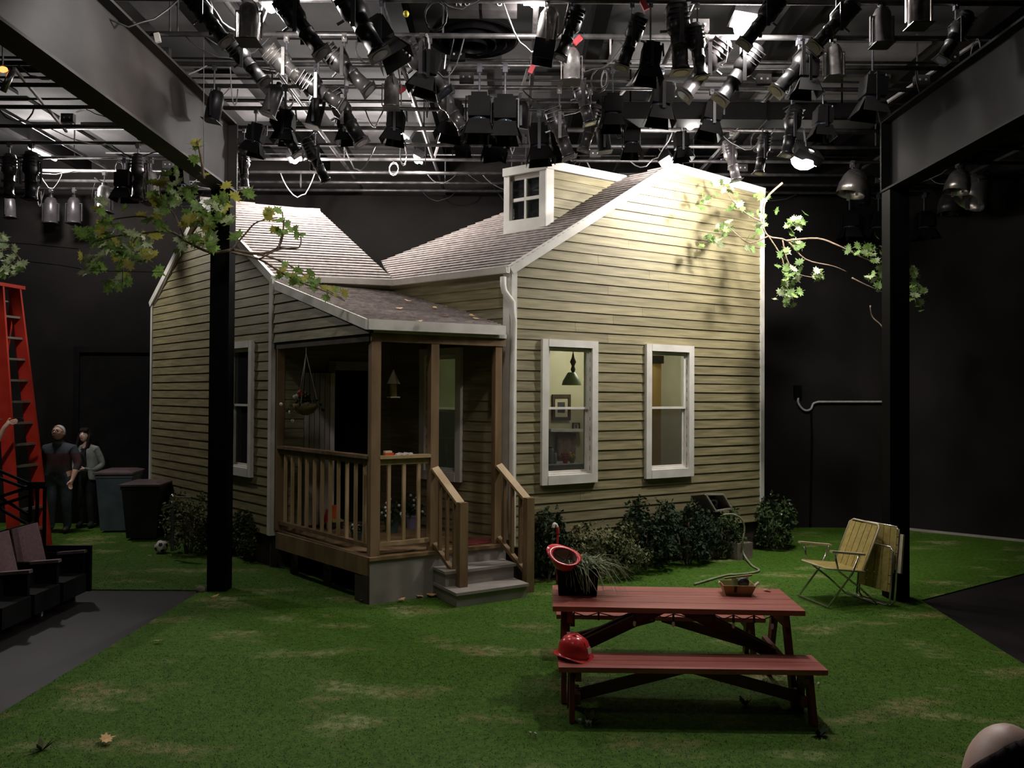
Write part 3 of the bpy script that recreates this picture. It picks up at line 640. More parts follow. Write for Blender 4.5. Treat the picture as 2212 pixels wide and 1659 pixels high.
for j, (x, m, nm, lb) in enumerate(((1221, 'redtape', 'flower_pot', 'small red flower pot on the counter inside the left front window'), (1236, 'olivebox', 'flower_pot', 'small yellow flower pot on the counter inside the left front window'))):
    p = flat(onp(x, 1000, cp+IN*.15, nR))+UP*zc2; t = thing(nm, p, lb, 'flower pot')
    MB().lathe([(.03, 0), (.045, .07), (.045, .075)], 10, Matrix.Translation(p)).build('pot', m, t); mb = MB()
    for i in range(9): mb.sphere(p+V((rnd.uniform(-.05, .05), rnd.uniform(-.04, .04), rnd.uniform(.08, .14))), .02, 6, 4)
    mb.build('bloom', 'redbloom' if j == 0 else 'yellowbulb', t)
for x in (1189, 1196):
    p = flat(onp(x, 1000, cp+IN*.2, nR))+UP*zc2
    t = thing('glass_jar', p, 'tall pale jar at the left end of the counter inside the window' if x < 1190 else 'shorter pale jar beside the tall jar on the counter', 'jar'); hh = .24 if x < 1190 else .17
    MB().lathe([(.035, 0), (.045, .02), (.045, hh*.8), (.03, hh*.9)], 12, Matrix.Translation(p)).build('body', 'countergrey', t, smooth=True); MB().lathe([(.034, hh*.9), (.034, hh)], 12, Matrix.Translation(p)).build('lid', 'gunmetal', t)
q0, q1 = onp(1406, 900, RC+IN*1.2, nR), onp(1428, 900, RC+IN*1.2, nR)
t = thing('wooden_post', flat(q0+q1)/2+UP*.5, 'knotty pine post standing inside the right front window', 'post')
MB().prism([flat(q0)+UP*.5, flat(q1)+UP*.5, flat(q1)+UP*3.42, flat(q0)+UP*3.42], IN*.12).build('shaft', 'pinewood', t)
zk = onp(1415, 785, RC+IN*1.2, nR).z; MB().prism([flat(q0)+UP*zk-dR*.01, flat(q1)+UP*zk+dR*.01, flat(q1)+UP*(zk+.12)+dR*.01, flat(q0)+UP*(zk+.12)-dR*.01], nR*.05).build('bracket', 'strap', t)
rl = flat(onp(1330, 900, RC+IN*1.1, nR)); t = thing('added_room_light', rl+UP*3.42, 'round white fill light added on the ceiling inside the front room of the house', 'lamp')  # lamp added to brighten the room behind the windows
MB().lathe([(.14, -.05), (.16, -.02), (.16, 0)], 16, Matrix.Translation(rl+UP*3.42)).build('shade', 'glowsoft', t); lamp('room_fill_lamp', 'POINT', rl+UP*3.2, LAMP['room'], t, size=.12, color=(1, .95, .88))
# ================================================================== on the porch
hb = atY(660, 880, 9.85); t = thing('hanging_basket', V((hb.x, hb.y, h1)), 'hanging coir flower basket with white blossoms under the porch roof', 'basket')
zb_ = atY(660, 897, 9.85).z; zt_ = atY(660, 872, 9.85).z
MB().lathe([(.03, 0), (.1, .03), (.145, .09), (.155, zt_-zb_)], 16, Matrix.Translation((hb.x, hb.y, zb_))).build('bowl', 'coir', t, smooth=True)
top = V((hb.x, hb.y, zt_+.62))
for i in range(3): a = i*2.09+.4; MB().tube([top, V((hb.x+.15*math.cos(a), hb.y+.15*math.sin(a), zt_))], .005, 5).build('chain', 'palecable', t)
MB().tube([V((hb.x, hb.y, h1)), top], .006, 5).build('hook', 'palecable', t)
mb = MB(); ml = MB()
for i in range(70):
    a = rnd.uniform(0, 6.28); r = rnd.uniform(.02, .24); p = V((hb.x+r*math.cos(a), hb.y+r*math.sin(a), zt_+.1-r*.7+rnd.uniform(-.05, .05))); ml.box(p, (.035, .035, .006), Quaternion((rnd.random(), rnd.random(), rnd.random(), rnd.random())).normalized().to_matrix())
ml.build('foliage', 'bushleafdark', t, kind='stuff'); mb2 = MB()
for x, y in ((636, 857), (641, 855), (607, 873), (626, 890), (632, 909)): mb.sphere(atY(x, y, 9.75), .022, 6, 4)
mb.build('blossom', 'blossom', t); mb2.sphere(atY(650, 850, 9.8), .05, 8, 5).build('red_bloom', 'redbloom', t)
ln = atY(850, 830, 9.4); t = thing('lantern', V((ln.x, ln.y, h1)), 'small hanging lantern birdhouse with a pointed tan roof', 'lantern')
z_ = lambda y: atY(850, y, 9.4).z
MB().tube([V((ln.x, ln.y, h1)), V((ln.x, ln.y, z_(803)))], .004, 5).build('cord', 'strap', t)
MB().lathe([(.085, 0), (.012, z_(802)-z_(829)), (.004, z_(798)-z_(829))], 4, Matrix.Translation((ln.x, ln.y, z_(829))) @ Matrix.Rotation(.6, 4, 'Z')).build('roof', 'tin', t)
MB().box((ln.x, ln.y, (z_(829)+z_(857))/2), (.06, .06, z_(829)-z_(857)), Rz).build('body', 'olivebox', t); MB().box((ln.x, ln.y, z_(858)), (.12, .12, .015), Rz).build('base', 'tin', t)
rp = P0+(P1-P0)*.24
t = thing('work_glove', flat(rp)+UP*(zR+.035), 'orange work glove folded on the porch rail', 'glove')
MB().box(flat(rp)+UP*(zR+.05), (.1, .07, .03), Rz).build('palm', 'orange', t); MB().box(flat(rp)+dR*-.01+UP*(zR+.075), (.08, .06, .02), Rz).build('cuff', 'tin', t)
rp2 = P0+(P1-P0)*.5; mb = MB()
for i in range(5): mb.box(flat(rp2)+dR*(i*.035-.07)+UP*(zR+.045+.006*(i % 2)), (.05, .06, .018), Rz @ Matrix.Rotation(.3*(i % 2)-.1, 3, 'Y'))
solo('crumpled_rag', mb, 'blossom', 'crumpled white rag lying on the porch rail', 'rag')
tp = flat(G(722, 1140, DZ)); t = thing('toy_chair', tp+UP*DZ, 'small orange plastic toy chair with a white leg behind the porch balusters', 'toy')
MB().box(tp+UP*(DZ+.2), (.15, .05, .2), Rz).build('backrest', 'orange', t); MB().box(tp+nR*.08+UP*(DZ+.11), (.15, .16, .025), Rz).build('seat', 'olivebox', t)
MB().box(tp-dR*.11+nR*.02+UP*(DZ+.17), (.03, .1, .16), Rz @ Matrix.Rotation(.25, 3, 'Y')).build('side_panel', 'redtape', t)
for a, b, m in ((-.1, .03, 'whitepaint'), (.06, .03, 'strap'), (-.06, .13, 'strap'), (.06, .13, 'strap')): MB().box(tp+dR*a+nR*b+UP*(DZ+.05), (.025, .025, .1), Rz).build('leg', m, t)
def potplant(px, py, pr, ph, m, label, h, spread, n, blm='blossom', leafm='bushleafdark', yard=0):
    p = flat(G(px, py, DZ))+UP*DZ; t = thing('potted_plant', p, label, 'plant')
    MB().lathe([(pr*.7, 0), (pr, ph*.9), (pr*1.06, ph*.9), (pr*1.06, ph), (pr*.9, ph)], 14, Matrix.Translation(p)).build('pot', m, t, smooth=False)
    ml = MB(); mf = MB(); ms = MB()
    for i in range(n):
        a = rnd.uniform(0, 6.28); r = spread*math.sqrt(rnd.random()); q = p+V((r*math.cos(a), r*math.sin(a), ph+h*rnd.random()*(1.1-r/spread*.6)))
        ml.box(q, (.045, .03, .004), Quaternion((rnd.random()-.5, rnd.random()-.5, rnd.random()-.5, rnd.random()-.5)).normalized().to_matrix())
        if i % 6 == 0: mf.sphere(q+V((0, -.02, .02)), .02, 6, 4); ms.tube([p+UP*ph*.9, q], .004, 4)
    ml.build('foliage', leafm, t, kind='stuff'); mf.build('blossom', blm, t); ms.build('stem', 'bushleaf', t)
potplant(846, 1150, .1, .16, 'teal', 'potted plant with pale blossoms behind the front porch balusters, by the corner post', .3, .14, 90)
potplant(890, 1140, .1, .17, 'lilac', 'leafy plant in a lilac pot behind the front porch balusters, by the steps', .26, .15, 90, 'blossom', 'bushleaf')
potplant(770, 1170, .07, .13, 'teal', 'little teal pot plant behind the side porch balusters', .12, .07, 30)
mtp = flat(G(1022, 1172, DZ)); solo('doormat', MB().box(mtp+UP*(DZ+.008), (.5, .3, .012), Rz), 'redmat', 'worn red doormat at the top of the porch steps', 'mat')
# ================================================================== picnic table and benches
TZ, BZ2 = .72, .40
def quadtop(c, z): return [G(x, y, z) for x, y in c]
def planks(parent, q, n, t, m, name='plank', gap=.006):
    nl, nr_, fr, fl = q     # near-left, near-right, far-right, far-left
    for i in range(n):
        f0, f1 = i/n, (i+1)/n; g = gap/((fl-nl).length)
        a = nl+(fl-nl)*(f0+g/2); b = nr_+(fr-nr_)*(f0+g/2); c = nr_+(fr-nr_)*(f1-g/2); d = nl+(fl-nl)*(f1-g/2)
        MB().prism([a-UP*t, b-UP*t, c-UP*t, d-UP*t], UP*t).build(name, m, parent)
def sq(q):            # make a clean rectangle from four picked corners
    c = sum(q, V())/4; e = ((q[1]-q[0])+(q[2]-q[3])).normalized(); f = V((-e.y, e.x, 0)); L_ = ((q[1]-q[0]).length+(q[2]-q[3]).length)/4; D_ = (abs((q[3]-q[0]).dot(f))+abs((q[2]-q[1]).dot(f)))/4
    return [c-e*L_-f*D_, c+e*L_-f*D_, c+e*L_+f*D_, c-e*L_+f*D_], c, e, f, L_, D_
q, tc_, te, tf, tL, tD = sq(quadtop([(1190, 1311), (1733, 1319), (1690, 1273), (1197, 1263)], TZ))
table = thing('picnic_table', flat(tc_)+UP*.015, 'red painted picnic table with diagonal braces on the lawn', 'table')
planks(table, q, 4, .038, 'redpaint')
for s in (-1, 1):
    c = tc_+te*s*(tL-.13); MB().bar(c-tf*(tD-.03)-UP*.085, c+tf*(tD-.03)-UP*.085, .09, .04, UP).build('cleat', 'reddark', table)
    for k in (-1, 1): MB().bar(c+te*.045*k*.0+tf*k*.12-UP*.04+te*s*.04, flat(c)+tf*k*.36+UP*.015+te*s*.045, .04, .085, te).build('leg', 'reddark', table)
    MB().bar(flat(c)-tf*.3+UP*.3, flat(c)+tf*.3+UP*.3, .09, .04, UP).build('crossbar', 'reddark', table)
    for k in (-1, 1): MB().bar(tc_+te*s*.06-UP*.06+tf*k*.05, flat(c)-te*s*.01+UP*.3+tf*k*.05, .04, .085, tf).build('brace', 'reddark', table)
def bench(q4, label, m='redpaint'):
    q, c, e, f, L_, D_ = sq(q4); t = thing('bench', flat(c)+UP*.015, label, 'bench'); planks(t, q, 2, .036, m)
    z = c.z
    for s in (-1, 1):
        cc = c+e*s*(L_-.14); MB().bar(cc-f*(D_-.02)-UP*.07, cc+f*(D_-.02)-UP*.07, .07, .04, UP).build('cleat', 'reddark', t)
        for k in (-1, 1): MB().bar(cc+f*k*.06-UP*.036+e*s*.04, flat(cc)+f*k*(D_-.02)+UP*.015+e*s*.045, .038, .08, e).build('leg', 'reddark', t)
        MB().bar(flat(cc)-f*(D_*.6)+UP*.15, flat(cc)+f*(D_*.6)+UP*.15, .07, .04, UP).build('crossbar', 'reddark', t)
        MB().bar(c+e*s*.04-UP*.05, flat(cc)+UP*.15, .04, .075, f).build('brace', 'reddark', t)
    return c, e, f, L_, D_
bc, be, bf, bL, bD = bench(quadtop([(1197, 1441), (1783, 1449), (1758, 1414), (1212, 1409)], BZ2), 'red bench in front of the picnic table with a red helmet on it')
bench([V((p.x, p.y, BZ2)) for p in [tc_-te*tL*.96+tf*(tD+.27), tc_+te*tL*.96+tf*(tD+.27), tc_+te*tL*.96+tf*(tD+.6), tc_-te*tL*.96+tf*(tD+.6)]], 'red bench half hidden on the far side of the picnic table')
# string of lamps under the near edge
t = thing('string_lights', tc_-tf*(tD-.02)-UP*.04, 'string of small clear bulbs under the near edge of the picnic table', 'string lights'); e0 = G(1205, 1316, TZ)
xs = [1236, 1290, 1368, 1410, 1452, 1540, 1581, 1625, 1664]; ptsx = []
for i, x in enumerate(xs):
    p = q[0]+(q[1]-q[0])*((x-1190)/543)+tf*.02-UP*.04; p.x, p.y, p.z = (tc_-te*tL+te*2*tL*((x-1190)/543)-tf*(tD-.02)-UP*.045)
    ptsx.append(p.copy())
    if i: ptsx.insert(-1, (ptsx[-2]+p)/2-UP*.03) if len(ptsx) > 1 else None
    MB().box(p-UP*.03, (.014, .014, .05)).build('socket', 'strap', t)
    if x in (1368, 1452, 1581, 1664): MB().sphere(p-UP*.075, (.012, .012, .024), 8, 6).build('bulb', 'blossom', t, smooth=True)
MB().tube(ptsx, .004, 5).build('cord', 'strap', t)
# helmets
def helmet(label, base, R, sc_=.88):
    t = local('hard_hat', base, label, 'helmet'); t.rotation_euler = R.to_euler(); t.scale = (sc_,)*3
    m = MB(); m.lathe([(.118, .0), (.117, .04), (.108, .085), (.085, .125), (.05, .148), (.012, .156), (.0, .156)], 24, None, False, 1.0, 1.15); m.build('shell', 'helmetred', t, smooth=True)
    i_ = MB(); i_.lathe([(.113, .002), (.11, .045), (.1, .085), (.075, .118), (.03, .14), (0, .145)], 24, None, False, 1.0, 1.15); i_.build('liner', 'helmetin', t, smooth=True)
    br = MB(); n = 32; vs = []; fs = []
    for k, (r, z) in enumerate(((.114, .004), (.119, -.002), (.15, -.012), (.152, -.016), (.118, -.008), (.112, -.002))):
        for j in range(n):
            a = 2*math.pi*j/n; ex = 1.0 if k in (0, 1, 4, 5) else 1+.16*max(0, -math.sin(a))**2; dz = 0 if k in (0, 1, 4, 5) else .014*math.cos(2*a)
            vs.append(((r*ex)*math.cos(a), (r*ex)*math.sin(a)*1.15, z+dz))
    for k in range(6):
        for j in range(n): k2 = (k+1) % 6; fs.append((k*n+j, k*n+(j+1) % n, k2*n+(j+1) % n, k2*n+j))
    br.add(vs, fs); br.build('brim', 'helmetred', t, smooth=True)
    for a in (-.03, 0, .03): MB().tube([V((a*1.2, -.122, .06)), V((a, -.095, .12)), V((a*.9, 0, .16)), V((a, .095, .12)), V((a*1.2, .12, .06))], .006, 6).build('ridge', 'helmetred', t, smooth=True)
    MB().tube([V((.1, .02, .01)), V((.03, .02, .06)), V((-.1, .0, .01))], .007, 6).build('strap', 'strap', t); MB().tube([V((.0, -.115, .01)), V((.01, .0, .055)), V((0, .115, .01))], .007, 6).build('strap', 'strap', t)
    MB().box((0, -.13, .062), (.06, .008, .05), Matrix.Rotation(-.35, 3, 'X')).build('emblem', 'tin', t, label='small tan front emblem')
    return t
hp = flat(G(1239, 1420, BZ2)); hp = V((hp.x, hp.y, BZ2))
helmet('red full-brim helmet resting upright on the near bench', hp+UP*.03, Matrix.Rotation(math.radians(62), 3, 'Z') @ Matrix.Rotation(math.radians(8), 3, 'X'))
# planter with drooping leaves
pq = G(1248, 1289, TZ); px_ = pq+tf*.11; t = thing('planter_box', V((px_.x, px_.y, TZ)), 'black rectangular planter of drooping grassy leaves on the picnic table', 'planter')
pm_ = MB(); b0 = (.15, .085); b1 = (.165, .1); Rt = frame(V((0, 0, 0)), UP, te).to_3x3(); c = V((px_.x, px_.y, TZ)); ph = .215
ring = lambda a, z: [c+Rt @ V((sx*a[0], sy*a[1], z)) for sx, sy in ((-1, -1), (1, -1), (1, 1), (-1, 1))]
vs = ring(b0, 0)+ring(b1, ph)+ring((b1[0]-.012, b1[1]-.012), ph)+ring((b1[0]-.014, b1[1]-.014), ph-.04)
pm_.add(vs, [(3, 2, 1, 0)]+[(i+4*k, (i+1) % 4+4*k, (i+1) % 4+4*k+4, i+4*k+4) for k in range(3) for i in range(4)]+[(12, 13, 14, 15)]); pm_.build('box', 'black', t)
ml = MB()
for i in range(130):
    a = rnd.uniform(0, 6.28); s0_ = c+Rt @ V((rnd.uniform(-.12, .13), rnd.uniform(-.06, .06), ph-.03)); L_ = rnd.uniform(.14, .36); d = V((math.cos(a), math.sin(a)*.8, 0))+te*.45
    w_ = V((-d.y, d.x, 0)).normalized()*rnd.uniform(.006, .012); hgt = rnd.uniform(.06, .16); k = 5; vs = []
    for j in range(k+1):
        f = j/k; p = s0_+d*L_*f+UP*(hgt*(4*f*(1-f*.98))*.9-.12*f*f*rnd.uniform(.6, 1.2)); vs += [p-w_*(1-f*.85), p+w_*(1-f*.85)]
    ml.add(vs, [(2*j, 2*j+1, 2*j+3, 2*j+2) for j in range(k)])
ml.build('leaves', ['leafpale'], t, kind='stuff', fix=False)
up_h = atY(1219, 1206, px_.y-.12); zx = V((-.16, .5, -.85)).normalized(); helmet('red helmet turned upside down on top of the black planter', up_h-zx*.02, frame(V((0, 0, 0)), zx, V((.3, .5, .5))).to_3x3(), .76)
# tool tote
tq = G(1596, 1287, TZ)+tf*.07; c = V((tq.x, tq.y, TZ)); t = thing('tool_tote', c, 'open olive tool tote with a handle on the right half of the table', 'toolbox')
mb = MB(); ring = lambda a, z: [c+Rt @ V((sx*a[0], sy*a[1], z)) for sx, sy in ((-1, -1), (1, -1), (1, 1), (-1, 1))]
vs = ring((.1, .065), 0)+ring((.13, .1), .085)+ring((.123, .093), .085)+ring((.097, .062), .01)
mb.add(vs, [(3, 2, 1, 0)]+[(i+4*k, (i+1) % 4+4*k, (i+1) % 4+4*k+4, i+4*k+4) for k in range(3) for i in range(4)]+[(12, 13, 14, 15)]); mb.build('tray', 'olivebox', t)
MB().bar(c-te*.1+UP*.12+tf*.0, c+te*.12+UP*.15, .02, .012).build('handle', 'olivebox', t)
for s in (-1, 1): MB().bar(c+te*s*.125+UP*.08-tf*.06, c+te*s*.155+UP*.11-tf*.075, .012, .02).build('latch', 'tin', t)
MB().bar(c-te*.03+UP*.03-tf*.08, c-te*.03+UP*.08-tf*.096, .02, .012).build('divider', 'strap', t)
solo('paper_cup', MB().lathe([(.018, 0), (.024, .09), (.02, .09), (.016, .01)], 12, Matrix.Translation(c-te*.015+UP*.03)), 'leafpale', 'pale paper cup standing in the tool tote', 'cup')
mb = MB(); mb.sphere(c+te*.055+UP*.085+tf*.02, (.05, .04, .04), 10, 6, Rt); solo('rolled_cloth', mb, 'gunmetal', 'dark grey rolled cloth in the tool tote', 'cloth', smooth=True)
solo('white_ball', MB().sphere(c+te*.085+UP*.125+tf*.03, .015, 8, 6), 'blossom', 'little white ball on the cloth in the tool tote', 'ball', smooth=True)
# ================================================================== lawn chairs
def strap(mb, a, b, w_, n): d = (b-a).normalized(); s = n.cross(d).normalized()*w_/2; mb.prism([a-s, b-s, b+s, a+s], n*.004); return mb
cf = G(1759, 1304); cr = G(1856, 1297); fdir = flat(cf-cr).normalized(); ang = math.atan2(fdir.y, fdir.x)
base = flat(cf+cr)/2+UP*.016
ch = local('lawn_chair', base, 'open folding lawn chair with yellow woven straps and white arms', 'chair', rz=ang)
W = .27; X = lambda x, y, z: V((x, y, z))
for s in (-1, 1):
    MB().tube([X(.23, s*W, .575), X(.19, s*W, .4), X(-.1, s*W, .19), X(-.31, s*W, .012)], .011, 8).build('leg', 'chrome', ch, smooth=True)
    MB().tube([X(-.09, s*(W-.012), .565), X(.0, s*(W-.012), .36), X(.31, s*(W-.012), .012)], .011, 8).build('leg', 'chrome', ch, smooth=True)
    MB().box((.08, s*(W+.012), .59), (.42, .05, .022), Matrix.Rotation(-.12, 3, 'Y')).build('armrest', 'ivory', ch)
MB().tube([X(.31, -W, .012), X(.31, W, .012)], .011, 8).build('foot_bar', 'chrome', ch); MB().tube([X(-.31, -W, .012), X(-.31, W, .012)], .011, 8).build('foot_bar', 'chrome', ch)
bt = [X(-.14, -W+.03, .34), X(-.36, -W+.03, .84), X(-.38, -W+.07, .87), X(-.38, W-.07, .87), X(-.36, W-.03, .84), X(-.14, W-.03, .34)]
MB().tube(bt, .011, 8).build('back_frame', 'ivory', ch, smooth=True); MB().tube([X(-.17, -W+.02, .365), X(.27, -W+.02, .42), X(.3, -W+.06, .42), X(.3, W-.06, .42), X(.27, W-.02, .42), X(-.17, W-.02, .365)], .011, 8).build('seat_frame', 'ivory', ch, smooth=True)
bn = X(.91, 0, .41).normalized(); sn = X(-.12, 0, 1).normalized()
for i in range(7): f = (i+.5)/7; p = X(-.145, 0, .35).lerp(X(-.365, 0, .85), f); strap(MB(), p+X(0, -W+.03, 0), p+X(0, W-.03, 0), .072, bn).build('back_strap', 'yellowweb', ch)
for i in range(5): y = -.18+.09*i; strap(MB(), X(-.15, y, .36)+bn*.005, X(-.365, y, .85)+bn*.005, .08, bn).build('back_strap', 'yellowweb', ch)
for i in range(6): f = (i+.5)/6; p = X(-.15, 0, .37).lerp(X(.29, 0, .42), f); strap(MB(), p+X(0, -W+.02, 0), p+X(0, W-.02, 0), .072, sn).build('seat_strap', 'yellowweb', ch)
for i in range(5): y = -.19+.095*i; strap(MB(), X(-.15, y, .37)+sn*.005, X(.29, y, .42)+sn*.005, .082, sn).build('seat_strap', 'yellowweb', ch)
# folded one leaning on the column
fb_ = flat(G(1892, 1303))+UP*.016
fc = local('folded_lawn_chair', fb_, 'folded yellow lawn chair propped against the right steel column', 'chair', rz=ang+.12); lean = .1
T = lambda x, y, z: V((x-lean*z, y, z))
MB().tube([T(0, -.2, .012), T(0, -.25, .06), T(0, -.25, .8), T(0, -.21, .86), T(0, .21, .86), T(0, .25, .8), T(0, .25, .06), T(0, .2, .012), T(0, -.2, .012)], .011, 8).build('back_frame', 'chrome', fc, smooth=True)
MB().tube([T(.05, -.23, .05), T(.05, -.23, .6), T(.05, -.19, .64), T(.05, .19, .64), T(.05, .23, .6), T(.05, .23, .05), T(.05, .18, .012), T(.05, -.18, .012), T(.05, -.23, .05)], .011, 8).build('seat_frame', 'chrome', fc, smooth=True)
nn = X(1, 0, lean).normalized()
for i in range(5): z = .44+.09*i; strap(MB(), T(0, -.25, z), T(0, .25, z), .082, nn).build('back_strap', 'yellowweb', fc)
for i in range(5): y = -.18+.09*i; strap(MB(), T(.006, y, .36), T(.006, y, .86), .084, nn).build('back_strap', 'yellowweb', fc)
for i in range(5): z = .2+.09*i; strap(MB(), T(.05, -.23, z), T(.05, .23, z), .082, nn).build('seat_strap', 'yellowweb', fc)
for i in range(4): y = -.15+.1*i; strap(MB(), T(.056, y, .16), T(.056, y, .63), .084, nn).build('seat_strap', 'yellowweb', fc)
for s in (-1, 1): MB().box(T(-.01, s*.275, .58), (.022, .05, .42), Matrix.Rotation(-lean, 3, 'Y')).build('armrest', 'ivory', fc)
# ================================================================== steel columns and beams
for x, yb, nm in ((467, 1281, 'black steel column standing before the left gable'), (1944, 1299, 'black steel column standing behind the yellow lawn chairs')):
    p = flat(G(x, yb))+V((0, .1, 0)); t = thing('steel_column', p, nm, 'column'); top = 4.66
    MB().box(p+V((0, -.09, top/2)), (.22, .02, top)).build('flange', 'blacksteel', t); MB().box(p+V((0, .09, top/2)), (.22, .02, top)).build('flange', 'blacksteel', t); MB().box(p+V((0, 0, top/2)), (.03, .16, top)).build('web', 'blacksteel', t)
    for s in (-1, 1): MB().box(p+V((s*.104, 0, top/2)), (.012, .16, top)).build('cover_plate', 'blacksteel', t)
    y1 = p.y+.12; y0 = -1.5; L_ = y1-y0; c = V((p.x, (y0+y1)/2, 0)); zb2, zt2 = 4.67, 5.5
    b = thing('steel_beam', V((p.x, (y0+y1)/2, zb2)), ('grey steel beam running overhead to the left column' if x < 1000 else 'dark steel beam running overhead to the right column'), 'beam'); bmn = 'beamgrey' if x < 1000 else 'blacksteel'
    MB().box(c+UP*(zb2+zt2)/2, (.03, L_, zt2-zb2-.04)).build('web', bmn, b)
    MB().box(c+UP*(zb2+.012), (.24, L_, .024)).build('flange', bmn, b); MB().box(c+UP*(zt2-.012), (.24, L_, .024)).build('flange', bmn, b)
    MB().box(V((p.x, y1-.015, (zb2+zt2)/2)), (.24, .03, zt2-zb2-.05)).build('end_plate', bmn, b)
xa, xb = atY(1292, 200, 9.3).x, atY(1904, 200, 9.3).x; za, zb3 = atY(1600, 258, 9.3).z, min(5.74, atY(1600, 172, 9.3).z); c = V(((xa+xb)/2, 9.45, (za+zb3)/2))
t = thing('air_duct', V((c.x, c.y, za)), 'black rectangular air duct hanging below the ceiling over the right gable', 'duct'); n_ = 5; wdt = (xb-xa)/n_
for i in range(n_): MB().box(V((xa+wdt*(i+.5), c.y, c.z)), (wdt-.012, .3, zb3-za)).build('section', 'black', t); MB().box(V((xa+wdt*i, c.y, c.z)), (.03, .33, zb3-za+.03)).build('seam', 'blacksteel', t)
for x in (xa+.4, xb-.4): MB().tube([V((x, c.y, c.z)), V((x, c.y, 6.45))], .012, 5).build('hanger', 'blacksteel', t)
# ================================================================== bins, ball, spigot, garden bits
def wheelie(px, py, hgt, wid, m, lidm, label, ang):
    p = flat(G(px, py))+UP*.016; t = local('wheelie_bin', p, label, 'bin', rz=ang); a, b = wid/2, wid*.55
    mb = MB(); vs = [V((sx*a*k, sy*b*k, z)) for z, k in ((.03, .78), (hgt*.93, 1.0)) for sx, sy in ((-1, -1), (1, -1), (1, 1), (-1, 1))]
    mb.add(vs, [(3, 2, 1, 0), (4, 5, 6, 7)]+[(i, (i+1) % 4, (i+1) % 4+4, i+4) for i in range(4)]); mb.build('body', m, t)
    MB().box((0, 0, hgt*.9), (wid*1.04, wid*1.14, .05)).build('rim', m, t)
    ld = MB(); vs = [V((sx*a*k, sy*b*k-.02, z)) for z, k in ((hgt*.935, 1.1), (hgt*.965, 1.1), (hgt*1.0, .7)) for sx, sy in ((-1, -1), (1, -1), (1, 1), (-1, 1))]
    ld.add(vs, [(3, 2, 1, 0), (8, 9, 10, 11)]+[(i+4*k, (i+1) % 4+4*k, (i+1) % 4+4*k+4, i+4*k+4) for k in (0, 1) for i in range(4)]); ld.build('lid', lidm, t)
    MB().tube([V((-a*.7, b*1.05, hgt*.9)), V((-a*.7, b*1.2, hgt*.92)), V((a*.7, b*1.2, hgt*.92)), V((a*.7, b*1.05, hgt*.9))], .015, 6).build('handle', 'strap', t)
    for s in (-1, 1): MB().tube([V((s*a*.7, b*.8, .1)), V((s*a*.95, b*.8, .1))], .1, 14).build('wheel', 'strap', t)
wheelie(258, 1147, 1.02, .56, 'bin_blue', 'binlid', 'blue-grey wheelie bin beside the woman in the grey jacket', .15)
wheelie(316, 1163, .9, .56, 'bin_dark', 'binlid', 'black wheelie bin nearest the house wall', .12)
# soccer ball : truncated icosahedron panels pushed onto the sphere
bm = bmesh.new(); bmesh.ops.create_icosphere(bm, subdivisions=1, radius=1.0); ico = [v.co.normalized() for v in bm.verts]; bm.free()
ph_ = (1+5**.5)/2; icv = [V(q).normalized() for q in [(0, s1*1, s2*ph_) for s1 in (-1, 1) for s2 in (-1, 1)]+[(s1*1, s2*ph_, 0) for s1 in (-1, 1) for s2 in (-1, 1)]+[(s2*ph_, 0, s1*1) for s1 in (-1, 1) for s2 in (-1, 1)]]
bcn = G(348, 1197)+UP*.015; br_ = 14.0*bcn.y/FPX; bcn = bcn+UP*br_; t = thing('soccer_ball', bcn-UP*br_, 'white and black soccer ball on the grass left of the column', 'ball')
Rb = Matrix.Rotation(.5, 3, 'X') @ Matrix.Rotation(.3, 3, 'Y')
mb = MB(); mb.sphere(bcn, br_*.985, 20, 14); mb.build('shell', 'blossom', t, smooth=True)
for v in icv:
    m_ = frame(V((0, 0, 0)), v).to_3x3(); pts = [(v+(m_ @ V((math.cos(k*1.2566), math.sin(k*1.2566), 0)))*.36).normalized() for k in range(5)]
    vs = [bcn+(Rb @ v)*br_*1.005]+[bcn+(Rb @ p)*br_*1.003 for p in pts]; MB().add(vs, [(0, 1+k, 1+(k+1) % 5) for k in range(5)]).build('panel', 'strap', t, fix=False)
# spigot pipe on the left gable
sp_ = atY(375, 1095, 10.95); t = thing('water_spigot', sp_, 'silver pipe spigot standing in the bush by the left gable', 'spigot')
A_ = lambda x, y: atY(x, y, 10.95)
MB().tube([A_(372, 1190), A_(372, 1100)], .025, 8).build('riser', 'gunmetal', t); MB().tube([A_(352, 1103), A_(356, 1095), A_(366, 1093), A_(372, 1088), A_(368, 1080)], .03, 10).build('valve', 'chrome', t, smooth=True)
MB().tube([A_(372, 1074), A_(412, 1075)], .014, 8).build('arm', 'chrome', t); MB().sphere(A_(373, 1073), .04, 10, 8).build('joint', 'chrome', t, smooth=True); MB().tube([A_(371, 1094), A_(373, 1073)], .018, 8).build('neck', 'chrome', t)
# hose box, hose, stone block
Hn = nR; hbp = onp(1562, 1110, RC+nR*.28, nR); t = thing('hose_box', hbp, 'open wooden hose box tilted against the right gable wall', 'box')
cs = [onp(x, y, RC+nR*.3, nR) for x, y in ((1524, 1068), (1562, 1068), (1580, 1098), (1546, 1104))]
bk = [p-nR*.22-dR*.07+UP*-.04 for p in cs]; mb = MB(); mb.add(cs+bk, [(4, 5, 6, 7)]+[(i, (i+1) % 4, (i+1) % 4+4, i+4) for i in range(4)]); mb.build('case', 'binlid', t, fix=False)
for i in range(4): MB().bar(cs[i], cs[(i+1) % 4], .03, .02, nR).build('frame_bar', 'oldboard', t)
cc = sum(cs, V())/4; MB().tube([cc-nR*.12+dR*.08*math.cos(a*.7)+UP*(-.03+.05*math.sin(a*.7)) for a in range(10)], .02, 6).build('hose_coil', 'countergrey', t, smooth=True)
